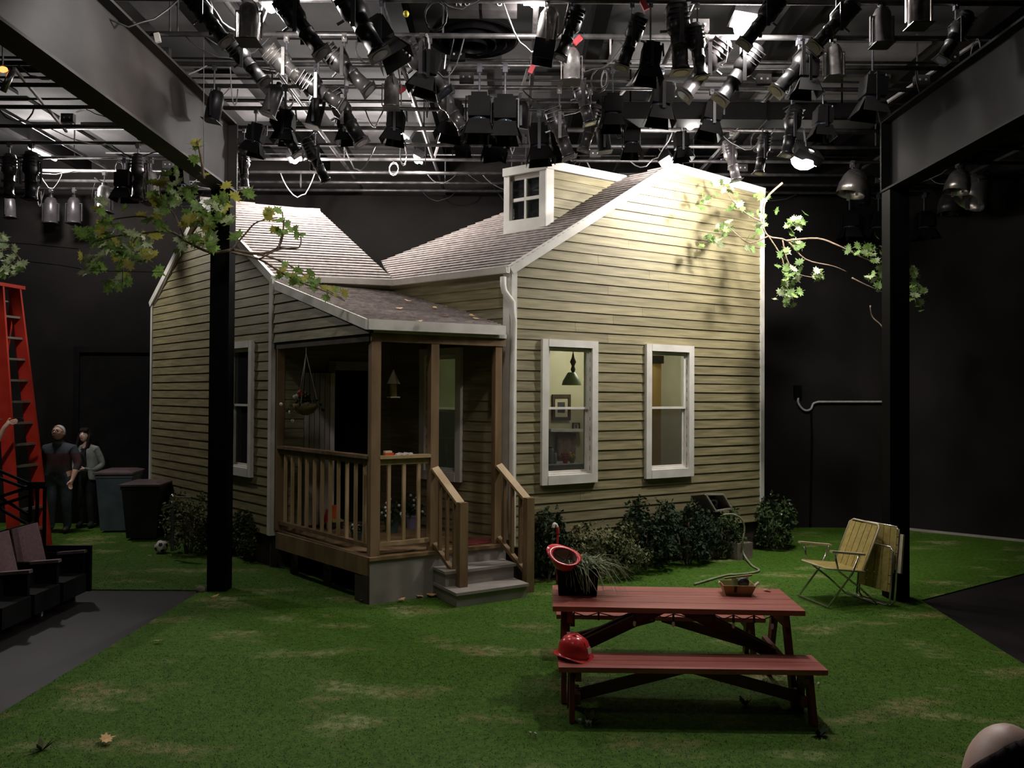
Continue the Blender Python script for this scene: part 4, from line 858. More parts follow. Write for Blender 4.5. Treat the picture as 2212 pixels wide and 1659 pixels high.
MB().box(flat(cc)-nR*.12+UP*.33, (.24, .05, .66), Rz).build('leg', 'binlid', t)
stn = flat(G(1598, 1208)); hb_ = MB(); hb_.box(stn+UP*.12, (.3, .2, .24), Rz); solo('stone_block', hb_, 'stone', 'rough grey stone block at the foot of the bushes', 'stone')
h_ = [onp(1562, 1112, RC+nR*.4, nR), onp(1582, 1111, RC+nR*.42, nR), onp(1600, 1120, RC+nR*.44, nR), onp(1608, 1140, RC+nR*.44, nR), onp(1604, 1170, RC+nR*.44, nR), onp(1604, 1190, RC+nR*.42, nR), G(1612, 1206, .05), G(1625, 1222, .03), G(1640, 1232, .03), G(1620, 1238, .03), G(1590, 1241, .03), G(1566, 1243, .03), G(1500, 1262, .03)]
def smooth_pts(p, k=6):
    o = []
    for i in range(len(p)-1):
        a, b, c, d = p[max(i-1, 0)], p[i], p[i+1], p[min(i+2, len(p)-1)]
        for j in range(k): f = j/k; o.append(.5*((2*b)+(c-a)*f+(2*a-5*b+4*c-d)*f*f+(3*b-a-3*c+d)*f**3))
    return o+[p[-1]]
solo('garden_hose', MB().tube(smooth_pts(h_), .014, 6), 'hose', 'pale green garden hose looping from the box onto the lawn', 'hose', smooth=True)
gs_ = [onp(x, y, RC+nR*.35, nR) for x, y in ((1204, 1170), (1205, 1152), (1203, 1138), (1199, 1132), (1196, 1134), (1195, 1140))]
t = thing('garden_stake', flat(gs_[0]), 'red and white hooked garden stake in the bush by the steps', 'stake'); gp = smooth_pts([flat(gs_[0])+UP*.02]+gs_, 5)
MB().tube(gp[:14], .014, 6).build('shaft', 'redtape', t, smooth=True); MB().tube(gp[13:], .02, 6).build('hook', 'blossom', t, smooth=True); MB().tube(gp[9:16], .021, 6).build('stripe', 'redtape', t, smooth=True)
# conduit on the back wall
Wc = lambda x, y: atY(x, y, 13.95)
t = thing('wall_conduit', Wc(1757, 868), 'thin grey conduit pipe running along the black back wall', 'pipe')
MB().tube(smooth_pts([Wc(1726, 850), Wc(1724, 868), Wc(1732, 882), Wc(1742, 887), Wc(1752, 883), Wc(1757, 872), Wc(1768, 868)], 4)+[Wc(1905, 868), Wc(1940, 868)], .02, 6).build('run', 'palecable', t, smooth=True)
MB().tube([Wc(1752, 885), Wc(1754, 940), Wc(1750, 1130)], .02, 6).build('drop', 'blacksteel', t); MB().box(Wc(1723, 845), (.12, .08, .2)).build('box', 'blacksteel', t)
# ================================================================== bushes
def bush(px, py, back_, rx, ry, h, n, m, label, sz=.05, blooms=0, bm_='blossom', hue=None):
    p = flat(G(px, py))+V((0, back_, 0)); t = thing('bush', p+UP*.012, label, 'bush'); ml = MB(); ms = MB(); mf = MB()
    for i in range(9):
        a = rnd.uniform(0, 6.28); r = rnd.uniform(.3, .8); q = p+V((rx*r*math.cos(a), ry*r*math.sin(a), h*rnd.uniform(.5, .9))); ms.tube([p+V((rx*.15*math.cos(a), ry*.15*math.sin(a), .015)), p.lerp(q, .5)+UP*h*.08, q], [.012, .009, .004], 5)
    for i in range(int(n*1.7)):
        th = rnd.uniform(0, 6.28); cz = rnd.uniform(-.75, 1); r = math.sqrt(max(0, 1-cz*cz*.8))*rnd.uniform(.45, 1.12)**.6; lump = 1+.18*math.sin(3*th+cz*4+px)
        c = p+V((rx*r*math.cos(th)*lump, ry*r*math.sin(th)*lump, h*(.5+.5*cz*rnd.uniform(.75, 1.05))*lump)); c.z = max(c.z, .03)
        wo_, wd_, wn_, wl_ = (RC, dR, nR, RL) if px > 1000 else (LL, dL, nL, LLn); dd_ = (c-wo_).dot(wn_)
        if dd_ < .05 and -.05 < (c-wo_).dot(wd_) < wl_+.03: c = c+wn_*(.05-dd_)
        Q = Quaternion((rnd.gauss(0, 1), rnd.gauss(0, 1), rnd.gauss(0, 1), rnd.gauss(0, 1))).normalized().to_matrix(); s = sz*rnd.uniform(.6, 1.25)
        ml.add([c+Q @ V(v) for v in ((0, -s*.2, 0), (s*.35, s*.3, s*.06), (0, s, 0), (-s*.35, s*.3, s*.06))], [(0, 1, 2, 3)])
        if blooms and rnd.random() < blooms: mf.sphere(c+UP*.01, sz*.24, 5, 4)
    ms.build('stems', 'bark', t); ml.build('foliage', m, t, kind='stuff', fix=False)
    if mf.v: mf.build('blossoms', bm_, t, kind='stuff')
bush(392, 1205, .25, .34, .3, .78, 900, 'bushleafpale', 'twiggy pale bush behind the soccer ball at the left gable', .045, .05)
bush(450, 1205, .25, .3, .25, .5, 500, 'bushleaf', 'dark bush partly behind the left steel column', .045)
bush(543, 1218, .28, .32, .28, .62, 800, 'bushleaf', 'dark leafy bush between the column and the porch', .05)
bush(1184, 1262, .25, .26, .25, .8, 800, 'bushleafdark', 'dark bush beside the porch steps', .055)
bush(1310, 1258, .2, .5, .32, .62, 1300, 'bushleafpale', 'sprawling flowering shrub below the left front window', .05, .05, 'bushleafpale')
bush(1400, 1240, .22, .42, .34, .82, 1300, 'bushleafdark', 'dense dark shrub between the two front windows', .055)
bush(1490, 1226, .22, .4, .32, .76, 1200, 'bushleafdark', 'dense dark shrub below the right front window', .055)
bush(1562, 1212, .2, .32, .26, .66, 800, 'bushleaf', 'green shrub under the hose box', .05)
bush(1672, 1190, .1, .32, .3, .72, 900, 'bushleaf', 'leafy bush at the far right corner of the house', .06, .02)
# ================================================================== leaves, weeds and flowers on the ground
def maple():
    R_ = [(0, -1.0, 0), (.1, -.45), (.45, -.62), (.42, -.38), (.95, -.3), (.72, -.05), (1.0, .3), (.5, .28), (.48, .55), (.2, .42), (0, 1.05)]
    half = [(x_[0], x_[1]) for x_ in R_][1:]; m = MB(); rgt = [V((x, y, .16*abs(x))) for x, y in half]; lft = [V((-x, y, .16*abs(x))) for x, y in half[:-1]]
    c = V((0, -.45, 0)); m.add([c]+rgt, [(0, i, i+1) for i in range(1, len(rgt))]); m.add([c]+lft+[rgt[-1]], [(0, i+1, i) for i in range(1, len(lft)+1)]); m.tube([V((0, -.45, 0)), V((0, -1.1, .05))], .03, 4); return m
maple_m = {k: maple().mesh('leaf', k, fix=False) for k in ('leafgreen', 'leafpale', 'leafyellow', 'leafdeep', 'deadleaf')}
def fallen(p, s, label, nrm=UP, tilt=.25):
    o = prop(link('fallen_leaf', maple_m['deadleaf']), label, 'leaf', 'fallen leaves'); z = (nrm+V((rnd.uniform(-tilt, tilt), rnd.uniform(-tilt, tilt), 0))).normalized(); o.matrix_world = frame(p, z, V((rnd.uniform(-1, 1), rnd.uniform(-1, 1), 0))) @ Matrix.Scale(s, 4)
for x, y, s, l in ((342, 1394, .045, 'tan fallen leaf on the lawn nearest the left stage floor edge'), (230, 1611, .06, 'reddish fallen leaf on the lawn in the lower left corner'), (465, 1296, .05, 'small fallen leaf at the foot of the left column'), (868, 1303, .05, 'curled pale leaf at the bottom of the grey porch front'), (906, 1294, .06, 'pale fallen leaf beside the porch steps'), (932, 1293, .065, 'brown fallen leaf leaning on the side of the porch steps'), (778, 1305, .04, 'small leaf at the porch corner on the grass')):
    fallen(G(x, y)+UP*.045, s, l)
fallen(G(1657, 1277, TZ)+UP*.012, .04, 'yellow fallen leaf on the right end of the picnic table')
for k, (x, y) in enumerate(((862, 672), (938, 670), (965, 668), (963, 687), (1018, 687), (1028, 694), (880, 655), (905, 700))):
    fallen(onp(x, y, FLr, nPR)+nPR*.035, .05, ['fallen leaf near the middle of the porch roof', 'fallen leaf high on the porch roof by the house wall', 'curled leaf at the wall edge of the porch roof', 'fallen leaf low on the right of the porch roof', 'fallen leaf at the far right of the porch roof', 'last fallen leaf by the right end of the porch fascia', 'dark leaf below the gutter corner on the porch roof', 'fallen leaf just above the porch fascia'][k], nPR, .15)
def weed(px, py, label, n, s, m):
    p = G(px, py, .012); t = thing('weed', p, label, 'weed'); ml = MB()
    for i in range(n):
        a = rnd.uniform(0, 6.28); d = V((math.cos(a), math.sin(a), rnd.uniform(.3, 1.3))).normalized(); w_ = V((-d.y, d.x, 0)).normalized()*s*.16; ml.add([p-w_*.3, p+d*s*.5-w_, p+d*s, p+d*s*.5+w_, p+w_*.3], [(0, 1, 2, 3, 4)])
    ml.build('leaves', m, t, kind='stuff', fix=False)
weed(1278, 1562, 'dark green weed in the grass in front of the near bench', 14, .1, 'bushleafpale'); weed(1770, 1590, 'low dark weed by the right leg of the near bench', 12, .09, 'bushleafdark'); weed(1610, 1524, 'small dark weed under the near bench', 10, .08, 'bushleafdark'); weed(90, 1622, 'leafy weed in the lower left of the lawn', 12, .1, 'bushleafpale')
for x, y, l in ((1258, 1566, 'tiny white flower beside the dark weed'), (1275, 1570, 'pair of tiny white flowers before the dark weed'), (1152, 1596, 'cluster of tiny white flowers left of the bench front'), (1363, 1478, 'single white flower under the near bench'), (1765, 1486, 'tiny white flower right of the near bench leg'), (1648, 1478, 'tiny white flower by the bench brace'), (324, 1205, 'white petals on the grass near the soccer ball')):
    p = G(x, y, .012); mb = MB()
    for i in range(5): c = p+V((rnd.uniform(-.025, .025), rnd.uniform(-.02, .02), .035)); mb.sphere(c, .008, 5, 4); mb.tube([V((c.x, c.y, .012)), c], .002, 3)
    solo('flower', mb, 'blossom', l, 'flower', 'tiny flowers in the lawn')
solo('stone', MB().sphere(G(434, 1280)+UP*.03, (.06, .05, .045), 10, 7), 'stone', 'rounded stone at the foot of the left column', 'stone', smooth=True)
# ================================================================== maple branches hung from the grid
def branch(label, D, limbs, clusters, size, mats, wires=(), jit=.25, r=.022):
    p0 = atY(*limbs[0][0], D); t = thing('maple_branch', p0, label, 'branch')
    for li in limbs:
        pts = smooth_pts([atY(x, y, D+rnd.uniform(-.06, .06)) for x, y in li], 4); r0 = r if len(li) > 4 else r*.6; k = len(pts)
        MB().tube(pts, [r0*(1-.75*i/k)+.003 for i in range(k)], 6).build('bough', 'bark', t, smooth=True)
    for (x, y, rx, ry, n) in clusters:
        for i in range(int(n*1.35)):
            px, py = x+rnd.gauss(0, .5)*rx, y+rnd.gauss(0, .5)*ry; p = atY(px, py, D+rnd.uniform(-jit, jit))
            s = size*rnd.uniform(.65, 1.15); z = V((rnd.gauss(0, .5), -1+rnd.gauss(0, .5), rnd.gauss(.35, .5))).normalized(); o = inst('leaf', maple_m[rnd.choice(mats)], t, frame(p, z, V((rnd.uniform(-1, 1), 0, rnd.uniform(-1, 1)))) @ Matrix.Scale(s, 4))
    for w_ in wires: MB().tube([atY(*q, D) for q in w_], .004, 4).build('guy_wire', 'cable', t)
branch('leafy maple branch hanging before the left column and left roof', 8.85,
       [[(500, 540), (455, 545), (400, 520), (365, 500), (300, 505), (250, 510), (215, 520)], [(400, 520), (380, 470), (350, 430), (345, 400)], [(365, 500), (320, 470), (270, 470), (215, 480)], [(455, 545), (440, 480), (432, 440)],
        [(500, 540), (560, 548), (600, 535), (612, 500), (610, 460)], [(560, 548), (620, 570), (680, 610), (740, 645)], [(600, 535), (645, 535), (650, 505)], [(300, 505), (270, 560), (265, 610)], [(500, 540), (530, 505), (555, 480), (600, 470)]],
       [(230, 470, 40, 28, 8), (215, 510, 45, 35, 12), (270, 540, 60, 40, 18), (200, 570, 35, 30, 8), (260, 605, 30, 25, 5), (330, 460, 45, 40, 8), (372, 385, 30, 25, 6), (345, 420, 25, 40, 5), (440, 480, 55, 50, 20), (430, 530, 50, 35, 12), (485, 450, 40, 50, 12), (310, 550, 45, 40, 9), (395, 430, 30, 30, 5)],
       .098, ['leafgreen', 'leafgreen', 'leafpale', 'leafyellow', 'leafgreen'], [[(-20, 522), (60, 527), (170, 538)], [(60, 565), (130, 573), (200, 585), (350, 588)]], r=.015)
branch('sparse maple twig reaching right across the left roof', 8.7, [[(500, 545), (560, 560), (610, 590), (650, 610), (700, 628), (745, 650)], [(560, 560), (600, 540), (640, 535)], [(600, 540), (610, 500), (615, 470)]],
       [(575, 462, 45, 14, 8), (600, 490, 40, 20, 7), (640, 500, 25, 15, 4), (615, 585, 25, 15, 6), (640, 605, 30, 18, 8), (670, 612, 30, 20, 8), (715, 632, 30, 14, 6)], .06, ['leafgreen', 'leafgreen', 'leafyellow'], jit=.12, r=.011)
branch('small maple sprig hanging against the end of the grey beam', 7.7, [[(440, 385), (436, 350), (430, 320), (426, 305)]], [(424, 318, 10, 22, 4), (440, 380, 8, 10, 2)], .075, ['leafgreen', 'leafyellow'], [[(440, 386), (440, 76)]], jit=.05)
branch('maple branch tip poking in at the far left edge', 9.6, [[(-60, 560), (-20, 550), (20, 540), (45, 560)]], [(5, 520, 25, 25, 7), (25, 560, 25, 25, 9), (15, 595, 30, 20, 7), (40, 575, 12, 15, 3)], .08, ['leafgreen', 'leafpale', 'leafpale'])
branch('pale maple branch hanging right of the house behind the right column', 10.95,
       [[(1690, 395), (1655, 430), (1648, 480), (1660, 510), (1700, 520), (1740, 560), (1800, 575), (1830, 588)], [(1648, 480), (1610, 460), (1580, 430), (1560, 395)], [(1660, 510), (1620, 525), (1590, 505), (1570, 485)], [(1690, 515), (1700, 560), (1720, 590), (1760, 600)], [(1660, 510), (1690, 560), (1700, 620), (1715, 650)], [(1700, 520), (1765, 515), (1810, 530), (1860, 555), (1900, 570)], [(1840, 600), (1870, 615), (1905, 630)], [(1880, 660), (1885, 685), (1905, 705), (1910, 735)]],
       [(1555, 405, 30, 25, 8), (1600, 445, 35, 25, 8), (1520, 435, 20, 14, 4), (1565, 495, 30, 18, 8), (1545, 520, 30, 14, 7), (1630, 530, 20, 25, 5), (1640, 480, 18, 30, 5), (1715, 485, 28, 28, 12), (1720, 530, 25, 25, 8), (1700, 570, 22, 30, 8), (1710, 620, 25, 30, 12), (1705, 655, 20, 14, 6), (1765, 590, 22, 18, 7), (1650, 430, 20, 20, 5), (1880, 545, 40, 22, 14), (1895, 600, 25, 20, 9), (1905, 570, 20, 20, 6), (1980, 590, 12, 22, 5), (1980, 625, 18, 28, 9), (1985, 655, 12, 14, 4)],
       .07, ['leafdeep', 'leafgreen', 'leafdeep', 'leafpale'], r=.013)
# ================================================================== the lighting grid
GZ = 5.78
grid_ = thing('lighting_grid', V((.5, 10, GZ)), 'overhead pipe grid with cables and outlet boxes carrying the stage lights', 'lighting grid')
ROWS = [6.3, 7.0, 7.7, 8.4, 9.0, 9.7, 10.4, 11.1, 11.8, 12.5, 13.1, 13.6]
hp_ = MB().tube([V((-9.7, 0, 0)), V((9.0, 0, 0))], .026, 8).mesh('pipe', 'pipe', True)
for y in ROWS: inst('pipe', hp_, grid_, Matrix.Translation((0, y, GZ)))
vp_ = MB().tube([V((0, 4.5, 0)), V((0, 13.8, 0))], .026, 8).mesh('pipe', 'pipe', True)
for x in (-8.2, -6.4, -4.6, -2.6, -1.2, .2, 1.6, 3.0, 5.4, 7.2): inst('pipe', vp_, grid_, Matrix.Translation((x, 0, GZ+.055)))
cp_ = MB().tube([V((-7, 0, 0)), V((7, 0, 0))], .015, 6).mesh('conduit', 'pipe', True)
for y in (6.6, 7.4, 8.1, 8.7, 9.4, 10.1, 10.7, 11.5, 12.2, 12.8, 13.3): inst('conduit', cp_, grid_, Matrix.Translation((rnd.uniform(-1, 1), y, GZ+rnd.uniform(.12, .4))))
for k in range(34):
    x = rnd.uniform(-7, 7); y = rnd.choice(ROWS); MB().tube([V((x, y, GZ)), V((x, y, 6.42))], .01, 5).build('hanger', 'pipe', grid_)
for k in range(9):
    x = -6+k*1.5+rnd.uniform(-.4, .4); y = rnd.uniform(9, 13.3); MB().bar(V((x, y, GZ+.1)), V((x+rnd.uniform(.1, .4), y-rnd.uniform(1, 2), GZ+.25)), .03, .03).build('strut', 'palecable', grid_)
def cable(p, q, sag, m='cable', r=.008, n=10):
    pts = []; side = rnd.uniform(-.08, .08)
    for i in range(n+1): f = i/n; c = p.lerp(q, f); c.z -= sag*4*f*(1-f)*rnd.uniform(.92, 1.08); c.y += side*math.sin(f*6.28); pts.append(c)
    MB().tube(pts, r, 5).build('cable', m, grid_, smooth=True)
for k in range(80):
    y = rnd.choice(ROWS); x = rnd.uniform(-.62, .62)*y; q = V((x+rnd.uniform(-.9, .9), y+rnd.choice((0, 0, .7, -.7)), GZ)); cable(V((x, y, GZ)), q, rnd.uniform(.06, .38), 'palecable' if rnd.random() < .35 else 'cable', rnd.uniform(.005, .01))
for k in range(26):         # coiled spare cable loops
    y = rnd.choice(ROWS); x = rnd.uniform(-.6, .6)*y; c = V((x, y, GZ-.16)); r = rnd.uniform(.07, .13); a0 = rnd.uniform(0, 3)
    MB().tube([c+V((r*math.cos(a*.6)*math.cos(a0), r*math.cos(a*.6)*math.sin(a0), r*1.3*math.sin(a*.6)+.01*a*.2)) for a in range(22)], .006, 5).build('cable_coil', 'palecable' if k % 3 == 0 else 'cable', grid_, smooth=True)
for k in range(30):         # outlet boxes with two white sockets
    y = rnd.choice(ROWS[2:]); x = rnd.uniform(-.6, .6)*y; c = V((x, y-.04, GZ+.09)); b = MB().box(c, (.16, .07, .11)).build('outlet_box', rnd.choice(('pipe', 'panelgrey', 'fixblack')), grid_)
    for s in (-1, 1): MB().box(c+V((s*.035, -.037, .0)), (.02, .006, .02)).build('socket', 'markwhite', b)
for k in range(8):
    y = rnd.choice(ROWS[:5]); x = rnd.uniform(-.45, .6)*y; MB().box(V((x, y-.03, GZ-.05)), (.05, .03, .09), Matrix.Rotation(rnd.uniform(-1, 1), 3, 'Y')).build('tape_flag', rnd.choice(('redtape', 'redtape', 'blossom')), grid_)
MB().sphere(atY(877, 30, 6.9), .028, 8, 6).build('marker_ball', 'yellowbulb', grid_, smooth=True)
# circuit boxes with stencilled letters at the top edge
yb = 7.15
for x0, x1, txt in ((985, 1015, 'N U'), (1060, 1098, 'U')):
    a, b = atY(x0, 22, yb), atY(x1, -26, yb); c = (a+b)/2; bx_ = MB().box(c+V((0, .08, 0)), (abs(b.x-a.x)+.16, .16, abs(b.z-a.z))).build('circuit_box', 'fixgrey', grid_)
    cu = bpy.data.curves.new('lettering', 'FONT'); cu.body = txt; cu.size = .075; cu.align_x = 'CENTER'; cu.extrude = .002; to = bpy.data.objects.new('lettering_tmp', cu); COL.objects.link(to)
    dg = bpy.context.evaluated_depsgraph_get(); me = bpy.data.meshes.new_from_object(to.evaluated_get(dg)); bpy.data.objects.remove(to); me.materials.clear(); me.materials.append(MATS['markwhite']); me.name = 'lettering'
    lo_ = atY((x0+x1)/2, 13, yb); inst('lettering', me, bx_, Matrix.Translation((lo_.x, c.y-.004, lo_.z)) @ Matrix.Rotation(math.pi/2, 4, 'X')); ORG[bx_.name] = org(grid_)
# round air diffuser
dc = atY(1022, 92, 8.2); t = thing('air_diffuser', dc, 'large round black ceiling air diffuser with concentric rings above the house', 'air vent')
for k, (r, z) in enumerate(((.47, .06), (.36, .03), (.25, .0), (.15, -.02))): MB().lathe([(r, z-.03), (r*.82, z+.1), (r*.8, z+.1), (r*.97, z-.035)], 28, Matrix.Translation(dc), cap=False).build('ring', 'fixblack', t, smooth=True)
MB().lathe([(.3, .1), (.3, 6.4-dc.z)], 20, Matrix.Translation(dc)).build('duct', 'blacksteel', t, smooth=True); MB().lathe([(.4, .08), (.4, .1)], 20, Matrix.Translation(dc)).build('plate', 'black', t)
# ================================================================== stage lights
def yoke_mesh(m): 
    b = MB()
    for s in (-1, 1): b.box((s*.135, 0, -.14), (.012, .035, .3))
    b.box((0, 0, .005), (.28, .035, .012)); return b
PROTO = {}
def proto(kind, m):
    r_ = local('spotlight_proto', (0, 0, -20), 'x', 'spotlight')
    b = MB(); b.box((0, 0, 0), (.05, .05, .09)); b.tube([V((-.045, 0, .0)), V((.045, 0, .0))], .012, 6); b.build('clamp', 'fixsilver' if m != 'fixblack' else 'gunmetal', r_)
    MB().tube([V((0, 0, 0)), V((0, 0, -1))], .011, 6).build('stem', 'gunmetal', r_)
    yoke_mesh(m).build('yoke', m, r_)
    if kind == 'profile':
        b = MB(); b.lathe([(.03, .3), (.075, .285), (.095, .22), (.1, .1), (.105, .04), (.085, .0), (.072, -.02)], 14); body = b.build('body', m, r_, smooth=True)
        MB().lathe([(.072, -.02), (.072, -.1), (.078, -.1), (.078, -.12), (.07, -.12), (.07, -.3), (.08, -.3), (.08, -.34), (.07, -.335)], 14).build('lens_barrel', m, body, smooth=True)
        b = MB(); b.box((0, 0, -.345), (.18, .18, .008)); b.build('gel_frame', 'fixblack', body); MB().lathe([(.066, -.352), (.066, -.35)], 14).build('lens', 'lens', body)
        b = MB()
        for k in range(4): b.box((0, 0, .09+.045*k), (.2, .2*(1 if k % 2 else .85), .006))
        b.build('cooling_fins', m, body); MB().tube([V((.0, .1, .02)), V((0, .16, .02))], .012, 6).build('shutter_handle', 'gunmetal', body)
    elif kind == 'par':
        b = MB(); b.lathe([(.035, .26), (.07, .25), (.1, .19), (.108, .1), (.108, -.16), (.114, -.16), (.114, -.175), (.1, -.175), (.1, -.02)], 18, cap=False); body = b.build('body', m, r_, smooth=True)
        MB().lathe([(.098, .0), (.06, .02), (.0, .03)], 14, cap=False).build('lens', 'lens', body, smooth=True); MB().lathe([(.04, .25), (.04, .3), (.025, .31)], 10).build('end_cap', 'fixblack', body)
        b = MB(); b.box((0, 0, -.182), (.23, .23, .008)); b.build('gel_frame', 'fixblack', body)
    elif kind == 'tophat':
        b = MB(); b.lathe([(.035, .26), (.07, .25), (.1, .19), (.108, .1), (.108, -.1)], 18, cap=False); body = b.build('body', m, r_, smooth=True); b = MB()
        b.lathe([(.15, -.1), (.15, -.3), (.146, -.3), (.146, -.1)], 4, Matrix.Rotation(.785, 4, 'Z'), cap=False); b.build('top_hat', 'fixblack', body); MB().box((0, 0, -.1), (.2, .2, .008)).build('gel_frame', 'fixblack', body)
    elif kind == 'fresnel':
        b = MB(); b.box((0, 0, .03), (.22, .22, .2)); b.box((0, 0, .15), (.16, .16, .06)); body = b.build('body', 'black', r_)
        MB().lathe([(.1, -.07), (.1, -.11), (.085, -.11), (.05, -.125)], 16).build('lens', 'lens', body, smooth=True)
        for k in range(4): MB().prism([V((-.1, .1, -.1)), V((.1, .1, -.1)), V((.14, .17, -.27)), V((-.14, .17, -.27))], V((0, .004, 0))).build('barn_door', 'black', body).rotation_euler = (0, 0, k*math.pi/2)
        MB().tube([V((0, .12, .2)), V((0, .15, .05))], .012, 6).build('handle', 'gunmetal', body)
    else:       # scoop
        b = MB(); b.lathe([(.05, .24), (.1, .22), (.15, .14), (.18, .02), (.185, -.1), (.178, -.1), (.17, .02)], 18, cap=False); body = b.build('body', m, r_, smooth=True); MB().lathe([(.05, .24), (.045, .32), (.03, .33)], 10).build('end_cap', 'fixblack', body); MB().lathe([(.05, .04), (.06, .09), (.04, .14)], 10).build('bulb', 'blossom', body, smooth=True)
    return r_
LEN = dict(profile=.62, par=.5, tophat=.56, fresnel=.42, scoop=.42)
FIX = []
def place(kind, m, xr, yr, xf, yf, depth=0.0):
    """stage light whose rear is seen at (xr,yr) and front at (xf,yf); it hangs from the nearest pipe row"""
    key = (kind, m)
    if key not in PROTO: PROTO[key] = proto(kind, m)
    cx, cy = (xr+xf)/2, (yr+yf)/2; D0 = 3.05*FPX/max(853-cy, 60); D = min(ROWS, key=lambda r_: abs(r_-D0)); c = atY(cx, cy, D)
    if c.z > GZ-.24: D = max([r_ for r_ in ROWS if atY(cx, cy, r_).z < GZ-.24] or [ROWS[0]]); c = atY(cx, cy, D)
    a, b = atY(xr, yr, D), atY(xf, yf, D); d = b-a; L_ = d.length; s = max(.75, min(1.05 if kind == 'fresnel' else 1.35, L_/LEN[kind])); d.normalize(); d.y = depth; d.normalize()
    r_ = tree_copy(PROTO[key]); r_.name = {'profile': 'profile_spotlight', 'par': 'par_can', 'tophat': 'par_can', 'fresnel': 'fresnel_spotlight', 'scoop': 'scoop_light'}[kind]
    r_.location = V((c.x, D, GZ-.03)); r_.scale = (s, s, s); hz = V((d.x, d.y, 0)); pan = math.atan2(d.x, -d.y) if hz.length > .05 else 0
    r_.rotation_euler = (0, 0, pan); drop = (GZ-.03-c.z)/s; til = math.atan2(hz.length, -d.z)
    for ch in r_.children:
        nm = ch.name.split('.')[0]
        if nm == 'stem': ch.scale = (1, 1, max(.05, drop-.15))
        if nm == 'yoke': ch.location = (0, 0, -(drop-.15))
        if nm == 'body': ch.location = (0, 0, -drop); ch.rotation_euler = (-til, 0, 0)
    FIX.append((r_, kind, m, cx, cy, d)); return r_
B_, S_, G_ = 'fixblack', 'fixsilver', 'fixgrey'
for a in (('profile', B_, 600, -10, 690, 108), ('profile', G_, 696, 100, 792, 190), ('profile', B_, 725, -40, 815, 110), ('profile', S_, 572, 105, 665, 185), ('profile', G_, 640, 165, 735, 225), ('profile', G_, 712, 192, 778, 302), ('profile', G_, 868, 85, 955, 195),
          ('profile', G_, 1246, 165, 1272, 262), ('profile', G_, 1462, -5, 1470, 148), ('profile', G_, 1570, 85, 1482, 200), ('profile', G_, 1850, 5, 1765, 95), ('profile', B_, 1770, 95, 1682, 192), ('profile', B_, 1385, 30, 1345, 140), ('profile', G_, 1188, 225, 1228, 335), ('profile', G_, 940, 185, 1000, 275),
          ('profile', B_, 410, -10, 480, 80), ('profile', B_, 1640, 100, 1560, 210), ('profile', B_, 1720, 225, 1700, 330), ('profile', G_, 1570, 300, 1590, 385), ('profile', B_, 1655, 285, 1640, 370), ('profile', G_, 525, 330, 528, 395), ('profile', G_, 300, 330, 296, 425), ('profile', B_, 68, 325, 66, 425), ('profile', G_, 22, 330, 18, 420), ('profile', B_, 590, 250, 640, 330), ('profile', G_, 1500, 60, 1512, 150), ('profile', B_, 1690, -10, 1612, 90), ('profile', B_, 2090, 30, 2040, 120), ('profile', G_, 1290, 225, 1262, 320), ('profile', B_, 660, 300, 700, 385, .3),
          ('par', S_, 540, 20, 536, 92), ('par', S_, 1234, 118, 1236, 178), ('par', S_, 846, 180, 846, 232), ('par', G_, 1905, 25, 1905, 105), ('par', S_, 225, 402, 225, 468), ('par', G_, 20, 425, 22, 478), ('par', G_, 110, 428, 110, 492), ('par', G_, 160, 428, 160, 492), ('par', S_, 322, 372, 330, 450), ('par', S_, 1985, 5, 1985, 35), ('par', S_, 1800, 115, 1802, 165), ('par', G_, 600, 190, 575, 255), ('par', B_, 470, 200, 455, 270),
          ('tophat', S_, 1192, 15, 1172, 130), ('scoop', S_, 1850, 372, 1832, 438), ('scoop', S_, 2075, 372, 2062, 430), ('scoop', S_, 2125, 388, 2080, 455), ('scoop', G_, 2050, 420, 2052, 475),
          ('fresnel', B_, 1035, 185, 1036, 300), ('fresnel', B_, 1092, 190, 1090, 305), ('fresnel', B_, 1160, 260, 1168, 345), ('fresnel', B_, 1835, 448, 1835, 512), ('fresnel', B_, 1995, 452, 1998, 512), ('fresnel', B_, 1365, 270, 1362, 330), ('fresnel', B_, 1100, 285, 1080, 330), ('fresnel', B_, 560, 265, 545, 325), ('fresnel', B_, 620, 235, 615, 300), ('fresnel', B_, 985, 215, 970, 290), ('fresnel', B_, 1545, 215, 1530, 285), ('fresnel', B_, 1435, 175, 1425, 255), ('fresnel', B_, 1890, 155, 1880, 240), ('fresnel', B_, 2150, 110, 2130, 190), ('fresnel', B_, 800, 40, 850, 120), ('fresnel', B_, 940, 110, 915, 190), ('fresnel', B_, 1780, 225, 1775, 290), ('fresnel', B_, 1325, 200, 1322, 270), ('fresnel', B_, 1900, 455, 1895, 510), ('fresnel', B_, 270, 365, 268, 425), ('fresnel', B_, 385, 360, 390, 420), ('fresnel', B_, 745, 240, 750, 300), ('fresnel', B_, 1005, 270, 1000, 325), ('fresnel', B_, 1055, 275, 1062, 335), ('par', B_, 1128, 225, 1122, 290), ('fresnel', B_, 1205, 270, 1212, 335), ('par', B_, 1300, 275, 1308, 335), ('profile', B_, 1250, 20, 1215, 110), ('fresnel', B_, 860, 235, 850, 300), ('par', B_, 690, 215, 672, 280), ('profile', B_, 500, 95, 560, 165), ('fresnel', B_, 1745, 120, 1740, 195), ('fresnel', B_, 1470, 285, 1475, 335), ('par', B_, 1870, 395, 1866, 450), ('fresnel', B_, 1410, 90, 1400, 165)):
    place(*a)
for r_ in PROTO.values():
    for ch in list(r_.children):
        for g in list(ch.children): bpy.data.objects.remove(g)
        bpy.data.objects.remove(ch)
    bpy.data.objects.remove(r_)
